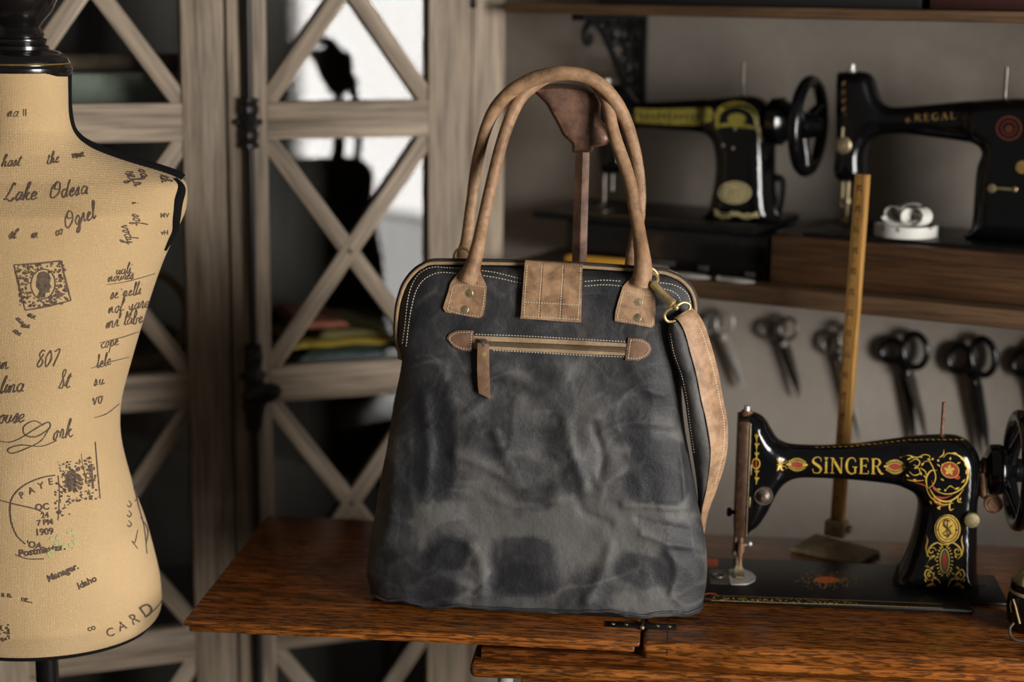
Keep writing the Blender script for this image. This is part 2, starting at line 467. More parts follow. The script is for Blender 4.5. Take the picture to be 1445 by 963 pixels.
def leather(name, a, b, c):
    k = NT(name); v = k.coord(); n1 = k.noise(v, 22, 6, .62, .4); n2 = k.noise(v, 420, 4, .6); n3 = k.noise(v, 90, 4, .6)
    n4 = k.noise(v, 48, 5, .65, 1.); col = k.ramp(n1, [(.3, a), (.5, b), (.72, c)]); col = k.mix(.7, col, k.ramp(n3, [(.3, .5), (.6, 1.)]), 'MULTIPLY'); col = k.mix(.5, col, k.ramp(n4, [(.34, .42), (.52, 1.)]), 'MULTIPLY')
    nr = k.bump(n2, .35, .0006); nr = k.bump(n3, .35, .0016, nr)
    return k.out(col, .58, nr, spec=.35)
M['leather'] = leather('tan_leather', (.20, .105, .05), (.33, .19, .10), (.45, .275, .155))
M['leather_pale'] = leather('pale_tan_leather', (.30, .17, .09), (.42, .255, .145), (.50, .32, .19))
M['leather_brown'] = leather('brown_leather', (.13, .065, .036), (.21, .115, .066), (.28, .16, .095))

def mk_canvas():
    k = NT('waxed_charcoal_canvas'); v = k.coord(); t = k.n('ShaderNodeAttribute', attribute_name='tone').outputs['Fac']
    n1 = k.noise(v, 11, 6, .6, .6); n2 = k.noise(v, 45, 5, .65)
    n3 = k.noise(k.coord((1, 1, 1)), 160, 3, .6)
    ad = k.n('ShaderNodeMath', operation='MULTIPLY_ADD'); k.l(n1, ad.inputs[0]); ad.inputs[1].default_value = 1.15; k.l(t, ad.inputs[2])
    ad2 = k.n('ShaderNodeMath', operation='MULTIPLY_ADD'); k.l(n2, ad2.inputs[0]); ad2.inputs[1].default_value = .34; k.l(ad.outputs[0], ad2.inputs[2])
    ad3 = k.n('ShaderNodeMath', operation='MULTIPLY_ADD'); k.l(n3, ad3.inputs[0]); ad3.inputs[1].default_value = .14; k.l(ad2.outputs[0], ad3.inputs[2])
    hf = k.n('ShaderNodeMath', operation='MULTIPLY'); k.l(ad3.outputs[0], hf.inputs[0]); hf.inputs[1].default_value = .5
    c = k.ramp(hf.outputs[0], [(.44, (.009, .009, .011)), (.62, (.030, .029, .030)), (.80, (.088, .083, .078))])
    wv = k.n('ShaderNodeTexWave', wave_type='BANDS', bands_direction='X'); k.l(k.coord((230, 230, 230)), wv.inputs['Vector']); wv.inputs['Scale'].default_value = 1
    wz = k.n('ShaderNodeTexWave', wave_type='BANDS', bands_direction='Z'); k.l(k.coord((230, 230, 230)), wz.inputs['Vector']); wz.inputs['Scale'].default_value = 1
    mx = k.mix(.5, wv.outputs[0], wz.outputs[0])
    nr = k.bump(mx, .25, .0004); nr = k.bump(n2, .5, .004, nr)
    return k.out(c, .6, nr, spec=.4)
M['canvas'] = mk_canvas()
def mk_burlap():
    k = NT('printed_burlap'); v = k.coord(); n1 = k.noise(v, 7, 4, .5); n2 = k.noise(v, 260, 3, .6)
    wv = k.n('ShaderNodeTexWave', wave_type='BANDS', bands_direction='X'); k.l(v, wv.inputs['Vector']); wv.inputs['Scale'].default_value = 175; wv.inputs['Distortion'].default_value = .6; wv.inputs['Detail Scale'].default_value = 60
    wz = k.n('ShaderNodeTexWave', wave_type='BANDS', bands_direction='Z'); k.l(v, wz.inputs['Vector']); wz.inputs['Scale'].default_value = 175; wz.inputs['Distortion'].default_value = .6; wz.inputs['Detail Scale'].default_value = 60
    mx = k.mix(1., wv.outputs[0], wz.outputs[0], 'MULTIPLY'); mx = k.mix(.35, mx, n2)
    c = k.ramp(n1, [(.3, (.50, .335, .165)), (.7, (.62, .43, .225))]); c = k.mix(.45, c, k.ramp(mx, [(.0, .5), (.5, 1.)]), 'MULTIPLY')
    return k.out(c, .9, k.bump(mx, .8, .0012), spec=.15, sheen=.1)
M['burlap'] = mk_burlap()
def mk_wall():
    k = NT('grey_plaster'); v = k.coord(); n = k.noise(v, 3.2, 6, .6, .5); n2 = k.noise(v, 45, 4, .6)
    c = k.ramp(n, [(.3, (.315, .275, .232)), (.7, (.41, .362, .312))]); c = k.mix(.25, c, k.ramp(n2, [(.3, .7), (.6, 1.)]), 'MULTIPLY')
    return k.out(c, .85, k.bump(n2, .25, .002), spec=.2)
M['wall'] = mk_wall()
def mk_glass():
    k = NT('clear_cabinet_glass'); t = k.t
    tr = k.n('ShaderNodeBsdfTransparent'); tr.inputs[0].default_value = (.93, .95, .94, 1)
    gl = k.n('ShaderNodeBsdfGlossy'); gl.inputs['Roughness'].default_value = .012; gl.inputs[0].default_value = (1, 1, 1, 1)
    fr = k.n('ShaderNodeFresnel'); fr.inputs['IOR'].default_value = 1.42          # both faces of the pane reflect together
    ge = k.n('ShaderNodeNewGeometry'); iv = k.n('ShaderNodeMath', operation='SUBTRACT'); iv.inputs[0].default_value = 1.; k.l(ge.outputs['Backfacing'], iv.inputs[1])
    mu = k.n('ShaderNodeMath', operation='MULTIPLY'); k.l(fr.outputs[0], mu.inputs[0]); k.l(iv.outputs[0], mu.inputs[1])
    mx = k.n('ShaderNodeMixShader'); k.l(mu.outputs[0], mx.inputs[0]); k.l(tr.outputs[0], mx.inputs[1]); k.l(gl.outputs[0], mx.inputs[2])
    k.l(mx.outputs[0], t.nodes['Material Output'].inputs['Surface']); t.nodes.remove(k.b); return k.m
M['glass'] = mk_glass()
def cloth(name, c, var=.3): return plain(name, c, .85, var=var, vs=50, bump=.3, bs=500)
# ================================================================== THE SETTING
WALL = Fr((0, 3.0, 0), 27.66)          # plaster wall behind the shelves
ROOM = Fr((0, 0, 0), 0)
b = MB(); b.box(ROOM, (0.3, 1.0, -.02), (5.6, 6.6, .04), 0, grain=1); single('floor', b, M['floorwood'], None, None, kind='structure')
b = MB(); b.box(WALL, (.55, .06, 1.25), (1.95, .12, 2.5), 0); single('wall_back', b, M['wall'], None, None, kind='structure', fr=WALL)
b = MB(); b.box(ROOM, (1.11, 2.29, 1.25), (.12, .42, 2.5), 0); single('shade_wall', b, M['wall'], None, None, kind='structure')   # unseen wall stub added to shade the right end of the shelves
b = MB()                                # right-hand wall with the tall window opening
b.box(ROOM, (WX + .08, (WY1 + 2.2) / 2, 1.25), (.16, 2.2 - WY1, 2.5), 0); b.box(ROOM, (WX + .08, (WY0 - 2.3) / 2, 1.25), (.16, WY0 + 2.3, 2.5), 0)
b.box(ROOM, (WX + .08, (WY0 + WY1) / 2, (2.5 + WZ1) / 2), (.16, WY1 - WY0, 2.5 - WZ1), 0); b.box(ROOM, (WX + .08, (WY0 + WY1) / 2, WZ0 / 2), (.16, WY1 - WY0, WZ0), 0)
single('wall_right', b, M['wall'], None, None, kind='structure')
b = MB()
for y in (WY0 + .03, WY1 - .03): b.box(ROOM, (WX - .005, y, (WZ0 + WZ1) / 2), (.05, .06, WZ1 - WZ0), .004)
for z, h_ in ((WZ0 + .03, .06), (WZM, .018), (WZ1 - .03, .06)): b.box(ROOM, (WX - .005, (WY0 + WY1) / 2, z), (.05, WY1 - WY0 - .12, h_), .004)
single('window_1', b, M['paper'], None, None, kind='structure')

# ================================================================== CABINET
cp = ray(370, 480); cp = EYE + cp * (2.60 / cp[1])
CAB = Fr((cp[0], cp[1], 0), -20.5)
def cx(x, y=370): return CAB.px(x, y)[0]
zA = (CAB.px(490, 143)[2] + CAB.px(490, 195)[2]) / 2; zB = (CAB.px(490, 509)[2] + CAB.px(490, 564)[2]) / 2; DZ = zA - zB
RH = CAB.px(490, 143)[2] - CAB.px(490, 195)[2]
cab = thing('display_cabinet', 'weathered grey oak cabinet with two cross-braced glass doors behind the table', 'cabinet', CAB)
zbot = .09; ztop = zA + 2 * DZ + RH / 2 + .03; DEP = .345
x_mid0, x_mid1 = cx(323), cx(326.5); x_post0, x_post1 = cx(665), cx(710)
dl_in1 = cx(263); dr_in0, dr_in1 = cx(381), cx(605); dr1 = cx(664)
ol = dl_in1 - (dr_in1 - dr_in0); dl0 = ol - (dr1 - dr_in1)      # left door mirrors the right one
c_l = dl0 - (x_post1 - x_post0)
b = MB(); Wt = x_post1 - c_l
b.box(CAB, (x_post1 - .011, DEP / 2 + .03, (ztop + zbot) / 2), (.022, DEP - .03, ztop - zbot), .001, grain=2)
b.box(CAB, (c_l + .011, DEP / 2 + .03, (ztop + zbot) / 2), (.022, DEP - .03, ztop - zbot), .001, grain=2)
b.box(CAB, ((c_l + x_post1) / 2, DEP / 2 + .02, ztop + .02), (Wt + .04, DEP + .06, .04), .004); b.box(CAB, ((c_l + x_post1) / 2, DEP / 2 + .02, zbot / 2), (Wt, DEP, zbot), .003)
b.box(CAB, ((x_post0 + x_post1) / 2, .012, (ztop + zbot) / 2), (x_post1 - x_post0, .024, ztop - zbot), .0018, grain=2)
b.box(CAB, ((c_l + dl0) / 2 - .001, .012, (ztop + zbot) / 2), (dl0 - c_l, .024, ztop - zbot), .0018, grain=2)
part('carcass', b, M['greywood'], cab)
b = MB(); b.box(CAB, ((c_l + x_post1) / 2, DEP + .008, (ztop + zbot) / 2), (Wt - .02, .012, ztop - zbot), 0, grain=2); part('back_panel', b, M['darkwood'], cab)
for k in (-1, 0, 1, 2):
    b = MB(); b.box(CAB, ((c_l + x_post1) / 2, DEP / 2 + .03, zA + (k - 1) * DZ), (Wt - .05, DEP - .05, .02), .001); part('shelf', b, M['darkwood'], cab)
def door(x0, x1, xi0, xi1):
    b = MB(); T = .024; h = ztop - zbot - .004; zc = (ztop + zbot) / 2
    b.box(CAB, ((x0 + xi0) / 2, T / 2, zc), (xi0 - x0, T, h), .0016, grain=2); b.box(CAB, ((x1 + xi1) / 2, T / 2, zc), (x1 - xi1, T, h), .0016, grain=2)
    d = part('door', b, M['greywood'], cab); w = xi1 - xi0; xm = (xi0 + xi1) / 2
    for k in range(-3, 3):
        b = MB(); b.box(CAB, (xm, T / 2 + .0005, zA + k * DZ), (w, T - .001, RH), .0012); part('rail', b, M['greywood'], d)
    for k in range(-3, 2):
        zc2 = zA + (k + .5) * DZ; hh = DZ - RH; L = math.hypot(w, hh) * .985; a = math.atan2(hh, w); b = MB()
        b.box(CAB, (xm, .0095, zc2), (L + .012, .011, .0262), .0012, ang=a); b.box(CAB, (xm, .010, zc2), (L + .012, .010, .0262), .0012, ang=-a)
        part('cross_brace', b, M['greywood'], d)
        b = MB(); b.lathe(CAB.w((xm, .0045, zc2)), -CAB.ey, [(.0036, -.002), (.0036, .0005), (.0022, .0012), (.0005, .0014)], 12); part('nail_head', b, M['iron'], d)
    b = MB(); b.box(CAB, (xm, .019, (ztop + zbot) / 2), (w + .01, .004, h - .02), 0); part('glass_pane', b, M['glass'], d, sm=False)
    return d
dl = door(dl0, x_mid0, ol, dl_in1); drr = door(x_mid1, dr1, dr_in0, dr_in1)
b = MB()                                 # hinge knuckle on the right door
hz = CAB.px(662, 5)[2]
b.tube([CAB.w((dr1 + .001, -.004, hz + t)) for t in (0, .1)], .0038, 10); b.sphere(CAB.w((dr1 + .001, -.004, hz - .003)), .0042, 8); part('hinge', b, M['iron'], drr)
# cremone bolt on the right door's left stile
xb = cx(353); bolt = MB(); yb = -.013
bolt.tube([CAB.w((xb, yb, z)) for z in (zbot + .02, ztop - .02)], .0058, 14); bolt = part('bolt_rod', bolt, M['bronze'], drr)
def zb(y): return CAB.px(352, y, -.013)[2]
def guide(y0, y1, y2, big=False):
    z0, z1 = zb(y0), zb(y1); h = z0 - z1; o = CAB.w((xb, yb + .002, z1)); b = MB()
    b.lathe(o, (0, 0, 1), [(.010, 0), (.0135, .02 * h), (.0135, .10 * h), (.0105, .14 * h), (.0125, .20 * h), (.0135, .3 * h), (.0110, .36 * h), (.0125, .42 * h), (.0145, .5 * h), (.0125, .58 * h), (.0105, .63 * h), (.0135, .7 * h), (.0142, .82 * h), (.0115, .88 * h), (.014, .93 * h), (.014, .98 * h), (.009, h)], 30, lobes=10, amp=.05)
    for s_ in (-1, 1): b.sphere(CAB.w((xb + s_ * .0165, yb + .005, z1 + h * .52)), .0048, 8)
    b.torus(CAB.w((xb, yb - .0135, z1 + h * .5)), CAB.ey, .0062, .0022, 18, 6); b.sphere(CAB.w((xb, yb - .0135, z1 + h * .5)), .0034, 8)
    for k in range(5):
        a = 2 * math.pi * k / 5; b.sphere(CAB.w((xb + .0055 * math.cos(a), yb - .0148, z1 + h * .5 + .0055 * math.sin(a))), .0019, 6)
    b.box(CAB, (xb, -.002, (z0 + z1) / 2), (.022, .006, h * .96), .002)
    return part('bolt_guide', b, M['bronze'], drr)
guide(138, 210, 0)
b = MB(); z0, z1 = zb(486), zb(612); h = z0 - z1; o = CAB.w((xb, yb, z1))
b.lathe(o, (0, 0, 1), [(.004, 0), (.008, .03 * h), (.0105, .1 * h), (.0125, .2 * h), (.0155, .26 * h), (.0175, .34 * h), (.0155, .42 * h), (.0135, .5 * h), (.0145, .58 * h), (.013, .68 * h), (.0105, .74 * h), (.0125, .8 * h), (.0135, .88 * h), (.0115, .94 * h), (.0128, .98 * h), (.008, h)], 30, lobes=9, amp=.05)
for s_ in (-1, 1): b.sphere(CAB.w((xb + s_ * .0165, yb + .006, z1 + h * .64)), .0046, 8); b.sphere(CAB.w((xb + s_ * .016, yb + .004, z1 + h * .3)), .004, 8)
b.box(CAB, (xb, -.002, (z0 + z1) / 2), (.024, .006, h * .95), .002); part('bolt_case', b, M['bronze'], drr)
b = MB(); kz = CAB.px(360, 557, -.05)[2]; kx = CAB.px(369, 557, -.05)[0]; o = CAB.w((kx, -.05, kz))
b.tube([CAB.w((xb, -.01, kz)), CAB.w((kx, -.045, kz))], .0055, 12)
V = MB(); V.sphere(o, 1., 14)
rot = CAB
for p in V.v:
    q = np.array(p) - o; lx, ly, lz = q @ CAB.ex, q @ CAB.ey, q
    lz = q[2]; a = math.atan2(lz, lx); g = 1 + .05 * math.cos(12 * a) * (1 - ly * ly)
    b.v.append(CAB.w((kx + lx * .031 * g, -.05 + ly * .014, kz + lz * .0165 * g + lx * .003))); b.g.append(b.v[-1])
base = len(b.v) - len(V.v); b.f += [tuple(i + base for i in f) for f in V.f]
part('bolt_knob', b, M['bronze'], drr)

# things standing in the cabinet
def shelf_z(k): return zA + k * DZ + .0105
def folded(x0, x1, y, z, h, mat, name, label, cat, group, droop=.0):
    """a folded piece of cloth: rounded fold at the front, soft top"""
    rows = []; n = 26; fr = CAB
    xs = np.linspace(x0, x1, n)
    for j in range(15):
        a = math.pi * (j / 14) - math.pi / 2; r = []
        for i, x in enumerate(xs):
            wv = .004 * noise.noise(Vector((x * 22, j * .35, z * 40))); e = min(1, (x - x0) / .012 + .25, (x1 - x) / .012 + .25)
            if j < 4: yy, zz = y + .17 - j * .05, z
            elif j > 10: yy, zz = y + .02 + (j - 11) * .05, z + h * e
            else:
                t = (j - 4) / 6; aa = -math.pi / 2 + t * math.pi; yy = y + .012 - math.cos(aa) * .014; zz = z + h * e * (.5 + .5 * math.sin(aa))
            r.append(fr.w((x, yy + wv, max(z + .0003, zz + (wv * .8 if j > 5 else 0)))))
        rows.append(r)
    b = MB(); b.sheet(rows)
    lo_ = [0 * 26 + i for i in range(26)]; hi_ = [14 * 26 + i for i in range(26)]
    b.f += [tuple(j * 26 for j in range(15)), tuple(j * 26 + 25 for j in range(14, -1, -1)), tuple(lo_[::-1] + hi_[::1])][:2]
    for i in range(25): b.f.append((14 * 26 + i, 14 * 26 + i + 1, i + 1, i))
    return single(name, b, mat, label, cat, group)
sz0 = shelf_z(-1); g = 'folded cloths on the cabinet shelf'
xa, xc = CAB.px(392, 500, .06)[0], CAB.px(560, 500, .06)[0]
folded(xa + .035, xc + .03, .075, sz0, .013, cloth('pale_blue_cloth', (.20, .25, .27)), 'folded_cloth', 'pale grey-blue folded cloth at the bottom of the pile in the cabinet', 'cloth', g)
folded(xa + .05, xc + .04, .082, sz0 + .0145, .009, cloth('dark_green_cloth', (.035, .05, .03)), 'folded_cloth', 'dark green folded cloth under the yellow one in the cabinet', 'cloth', g)
folded(xa + .03, xc + .035, .078, sz0 + .025, .011, cloth('mustard_cloth', (.42, .27, .04)), 'folded_cloth', 'mustard yellow folded cloth in the middle of the cabinet pile', 'cloth', g)
folded(xa + .07, xc + .02, .085, sz0 + .0375, .014, cloth('olive_cloth', (.19, .16, .06)), 'folded_cloth', 'olive brown folded cloth above the yellow one in the cabinet', 'cloth', g)
folded(xa + .04, xa + .125, .088, sz0 + .053, .012, cloth('coral_cloth', (.36, .11, .07)), 'folded_cloth', 'coral red folded cloth on top of the cabinet pile', 'cloth', g)
b = MB(); p = CAB.px(180, 132, .14); q = CAB.px(95, 132, .14); sz1 = shelf_z(0)
b.box(CAB, ((p[0] + dl_in1) / 2 - .09, .20, sz1 + .0275), (.30, .16, .055), .006); single('fabric_box', b, cloth('grey_green_linen', (.20, .22, .18), .15), 'grey-green cloth-covered box on the upper shelf behind the left cabinet door', 'box', fr=None)
b = MB(); q = CAB.w(((p[0] + dl_in1) / 2 - .09, .17, sz1 + .055 + .0135)); b.tube(smooth([q - CAB.ex * .14, q, q + CAB.ex * .145], 4), .013, 16); b.tube([q + CAB.ex * .13, q + CAB.ex * .146], .006, 10); single('fabric_roll', b, cloth('brown_roll', (.09, .06, .035)), 'small brown roll of cloth lying on the grey-green box in the cabinet', 'cloth roll')
b = MB(); hc = CAB.px(205, 540, .12); sz2 = shelf_z(-1); R = .075
b.torus(CAB.w((hc[0], .14, sz2 + R + .004)), CAB.ey, R, .004, 44, 8); b.torus(CAB.w((hc[0], .146, sz2 + R + .004)), CAB.ey, R - .007, .0032, 44, 8); b.box(CAB, (hc[0], .143, sz2 + 2 * R + .010), (.012, .01, .012), .002)
single('embroidery_hoop', b, M['ruler'], 'round wooden embroidery hoop behind the lower left cabinet glass', 'hoop')
folded(hc[0] - .14, hc[0] + .085, .155, sz2, .03, cloth('charcoal_cloth', (.03, .032, .03)), 'folded_cloth', 'charcoal folded cloth behind the embroidery hoop in the cabinet', 'cloth', g)

# ================================================================== WALL SHELVES
sf = ray(712, 374); sh0 = EYE + sf * (((WALL.o - WALL.ey * .29 - EYE) @ WALL.ey) / (sf @ WALL.ey))
SH = Fr((sh0[0], sh0[1], 0), 27.66); zs = SH.px(1380, 433.5, 0)[2]   # shelf frame: y=0 at the front edge, .29 at the wall
th = zs - SH.px(1380, 461, 0)[2]
z_l = zs; print('shelf z', zs, th, SH.px(1000, 402)[2], SH.px(985, 421.8)[2])
b = MB(); b.box(SH, (.56, .1445, zs - th / 2), (1.12, .287, th), .003); single('wall_shelf', b, M['shelfwood'], 'thick lower wooden wall shelf carrying two black sewing machines', 'shelf')
zt0 = SH.px(1000, 8.6)[2]; zt1 = SH.px(1000, 24.2)[2]
b = MB(); b.box(SH, (.55, .1445, (zt0 + zt1) / 2), (1.115, .287, zt0 - zt1), .002); single('wall_shelf', b, M['shelfwood'], 'thin upper wooden wall shelf on a scrolled iron bracket', 'shelf')
# cast iron bracket under the upper shelf: lies in the plane square to the wall
def bracket(px_wall, zt, label):
    q = SH.px(px_wall, 80, .27); bx = q[0]
    BR = Fr(SH.w((bx, .2845, 0)), 0); BR.ex = -SH.ey; BR.ey = -SH.ex * -1; BR.ez = np.array([0, 0, 1.])
    BR.o = SH.w((bx, .284, zt))
    t = thing('shelf_bracket', label, 'bracket', Fr(SH.w((bx, .284, zt - .17)), 27.66))
    b = MB(); b.box(BR, (.006, 0, -.085), (.012, .022, .170), .002); b.box(BR, (.12, 0, -.005), (.24, .022, .010), .002)
    b.sphere(BR.w((.006, 0, -.168)), .011, 8); part('arm', b, M['iron'], t)
    b = MB()
    cur = smooth([(.012, -.160), (.030, -.140), (.055, -.118), (.090, -.085), (.120, -.055), (.150, -.028), (.180, -.014), (.205, -.016), (.216, -.030), (.208, -.043), (.196, -.040), (.194, -.030)], 8)
    b.tube([BR.w((x, 0, z)) for x, z in cur], .0055, 8)
    def scroll(cx_, cz_, r, a0, turn, s_=1):
        return [(cx_ + r * (1 - k / 34) * math.cos(a0 + s_ * turn * k / 24), cz_ + r * (1 - k / 34) * math.sin(a0 + s_ * turn * k / 24)) for k in range(25)]
    for (cx_, cz_, r, a0, tn, s_) in ((.034, -.035, .024, .5, 9, 1), (.085, -.032, .022, 2.4, 9, -1), (.130, -.026, .016, 1, 8, 1), (.033, -.085, .02, 3.5, 8, 1), (.066, -.072, .015, .2, 8, -1), (.026, -.122, .012, 2, 8, 1)):
        b.tube([BR.w((x, 0, z)) for x, z in scroll(cx_, cz_, r, a0, tn, s_)], .0042, 7)
    for x, z in ((.06, -.05), (.108, -.045), (.05, -.105), (.16, -.018)): b.sphere(BR.w((x, 0, z)), .008, 7)
    part('scrollwork', b, M['iron'], t)
bracket(900, zt1, 'ornate black cast iron bracket under the upper shelf')
# boxes whose lower edges show above the upper shelf
xk = SH.px(826, 5)[0]; xr = SH.px(1300, 5)[0]
def shoe_box(x0, x1, mat, label, h, lidm):
    fr = Fr(SH.w(((x0 + x1) / 2, .15, zt0)), 27.66); t = thing('storage_box', label, 'box', fr); w = x1 - x0
    b = MB(); b.box(fr, (0, 0, h / 2 + .0003), (w, .22, h), .003); part('body', b, mat, t)
    b = MB(); b.box(fr, (0, 0, h - .012), (w + .006, .226, .03), .003); part('lid', b, lidm, t)
shoe_box(xk, xr - .012, cloth('black_card', (.012, .011, .010), .1), 'long black box on the upper wall shelf', .12, cloth('black_card_lid', (.012, .011, .010), .1))
shoe_box(xr, xr + .22, cloth('dark_red_card', (.05, .012, .008), .1), 'dark red box at the right end of the upper wall shelf', .11, cloth('dark_red_card_lid', (.05, .012, .008), .1))
# ================================================================== TABLE (sewing table with its leaf opened out to the left)
tz = TABLE
a_ = on_z(258, 877, tz); b_ = on_z(903, 907, tz)
TYAW = -math.degrees(math.atan2(b_[1] - a_[1], b_[0] - a_[0])); TF = Fr((a_[0], a_[1], 0), TYAW)
def tl(x, y, z=tz): return TF.loc(on_z(x, y, z))
LX = TF.loc(b_)[0]; DEPT = tl(370, 727)[1]; XR = LX + .74
print('table', TYAW, LX, DEPT)
table = thing('sewing_table', 'varnished oak sewing table with its top leaf opened out to the left', 'table', Fr(TF.w((LX, DEPT / 2, 0)), TYAW))
b = MB(); b.box(TF, (LX / 2, DEPT / 2, tz - .0035), (LX, DEPT, .007), .0032); b.box(TF, (LX / 2, DEPT / 2 - .001, tz - .0105), (LX - .012, DEPT - .006, .0075), .0028)
leaf = part('folding_leaf', b, M['oak'], table)
x0 = LX + .003
seam = tl(942, 908)[0]
b = MB(); b.box(TF, ((x0 + XR) / 2, DEPT / 2, tz - .0108), (XR - x0, DEPT, .0215), .007, seg=4); top = part('table_top', b, M['oak'], table)
b = MB(); b.box(TF, (seam, DEPT / 2 + .003, tz + .00005), (.0011, DEPT - .012, .0003), 0); b.box(TF, (seam, .0002, tz - .0108), (.0011, .0012, .008), 0); part('seam', b, M['darkwood'], top)
xl = tl(664, 940, tz - .04)[0]; 
b = MB(); b.box(TF, ((xl + XR) / 2 + .006, DEPT / 2 - .002, tz - .0255), (XR - xl - .012, DEPT - .016, .012), .001); part('frieze', b, M['oak'], table)
b = MB(); b.box(TF, ((xl + XR) / 2, DEPT / 2 - .006, tz - .0415), (XR - xl, DEPT + .012, .019), .008, seg=4); b.box(TF, ((xl + XR) / 2, DEPT / 2 - .004, tz - .0335), (XR - xl - .008, DEPT + .006, .004), .0015); part('moulding', b, M['oak'], table)
xa2 = tl(735, 955, tz - .06)[0]
b = MB(); b.box(TF, ((xa2 + XR - .03) / 2, DEPT / 2, tz - .101), (XR - .03 - xa2, DEPT - .05, .1), .003); part('apron', b, M['oak'], table)
gx = tl(710, 955, tz - .051)[0]
for (lx, ly) in ((gx, .03), (gx, DEPT - .03), (XR - .05, .03), (XR - .05, DEPT - .03)):
    b = MB(); b.tube([TF.w((lx, ly, 0.0005)), TF.w((lx, ly, .02)), TF.w((lx, ly, .021)), TF.w((lx, ly, tz - .0512))], [.02, .02, .0095, .0095], 14); part('leg', b, M['greyiron'], table)
b = MB(); hx = tl(905, 884)[0]; hy = tl(905, 884)[1]
for s_, w_ in ((-1, .042), (1, .038)): b.box(TF, (LX + .0015 + s_ * (w_ / 2 + .003), hy, tz + .0006), (w_, .018, .0012), .0005)
b.tube([TF.w((LX + .0015, hy + t, tz + .0022)) for t in (-.011, .011)], .0026, 10)
part('hinge', b, M['enamel_worn'], table)
b = MB()
for dx in (-.034, -.018, .02, .034): b.lathe(TF.w((LX + dx, hy, tz + .0011)), (0, 0, 1), [(.0028, 0), (.0026, .0006), (.0004, .0008)], 10)
b.sphere(TF.w((LX + .0015, hy - .012, tz + .0024)), .003, 7); part('hinge_screw', b, M['antique'], table, label='brass screws of the hinge')

# ================================================================== CANVAS BAG
bp = on_z(750, 872, tz)
BG = Fr(bp, 6.5); BG.o[2] = tz + .0006
bag = thing('canvas_bag', 'charcoal waxed canvas handbag with tan leather handles standing on the table', 'bag', BG)
YM = .058
Lp = [(530, 838), (522, 806), (524, 768), (534, 705), (545, 640), (556, 580), (567, 525), (569, 500), (563.5, 480), (563, 455), (566, 427), (575, 400), (590, 381), (606, 371)]
Rp = [(990, 852), (998, 818), (997, 780), (988, 730), (977, 670), (968, 612), (962, 562), (962, 525), (967, 490), (976, 458), (980, 434), (975, 411), (960, 394), (942, 385)]
Ls = smooth([BG.px(x, y, YM) for x, y in Lp], 8); Rs = smooth([BG.px(x, y, YM) for x, y in Rp], 8)
NR = len(Ls); zb0 = 0.0
for s_ in (Ls, Rs):
    z0 = s_[0][2]
    for i in range(8): s_[i][2] = s_[i][2] + (zb0 - z0) * (1 - i / 8)
# make the rows denser
def dens(P, n): 
    t = np.linspace(0, len(P) - 1, n); i = np.minimum(t.astype(int), len(P) - 2); f = (t - i)[:, None]; P = np.array(P); return P[i] * (1 - f) + P[i + 1] * f
NR = 210; Ls = dens(Ls, NR); Rs = dens(Rs, NR)
ang = np.concatenate([np.linspace(math.pi, 2 * math.pi, 231)[:-1], np.linspace(0, math.pi, 61)[:-1]])   # front half first (y negative)
creases = [  # pixel polylines of folds in the cloth: (points, width, height)
    ([(640, 640), (690, 660), (735, 690)], 7, .0022), ([(700, 610), (715, 650), (745, 700)], 6, .0022), ([(780, 590), (770, 640), (760, 690)], 6, -.002), ([(800, 600), (812, 650), (826, 690)], 7, .0025),
    ([(838, 600), (850, 640), (846, 668)], 6, -.0018), ([(730, 560), (722, 600), (720, 640)], 6, .002), ([(690, 700), (730, 712), (790, 705)], 6, .0018), ([(880, 712), (930, 714), (972, 716)], 5, .0026),
    ([(900, 732), (940, 742), (985, 752)], 5, -.002), ([(905, 752), (945, 766), (985, 772)], 5, .0024), ([(850, 610), (890, 596), (950, 600)], 6, .0018), ([(960, 620), (964, 660), (968, 705)], 5, .0024),
    ([(600, 560), (604, 640), (600, 700)], 9, .002), ([(560, 640), (556, 700), (545, 760)], 9, .002), ([(665, 770), (680, 800), (684, 840)], 7, .002), ([(700, 520), (760, 545), (800, 590)], 8, .0016), ([(640, 530), (700, 540), (760, 560)], 7, -.0014),
    ([(860, 770), (850, 810), (830, 850)], 8, .002), ([(940, 770), (955, 800), (950, 840)], 7, .0018), ([(575, 830), (620, 812), (660, 826)], 8, .0022), ([(610, 600), (650, 590), (690, 560)], 7, .0014), ([(770, 640), (790, 660), (775, 690)], 5, -.002),
    ([(815, 700), (826, 725), (860, 740)], 6, -.0018), ([(745, 640), (755, 665), (740, 690)], 5, -.0018), ([(880, 560), (905, 548), (935, 556)], 6, .0014), ([(655, 480), (760, 510), (885, 512)], 8, .001)]
cr = [(np.array(resample(smooth([np.array(p, float) for p in c[0]], 6), 6)), c[1], c[2]) for c in creases]
def crease_at(P):
    h = np.zeros(len(P))
    for pts, w_, a in cr:
        d = np.full(len(P), 1e9)
        for q, r in zip(pts, pts[1:]):
            ab = r - q; t = np.clip(((P - q) @ ab) / (ab @ ab), 0, 1); d = np.minimum(d, np.linalg.norm(P - (q + t[:, None] * ab), axis=1))
        h += a * np.exp(-(d / w_) ** 2)
    return h
rows = []; loc = []
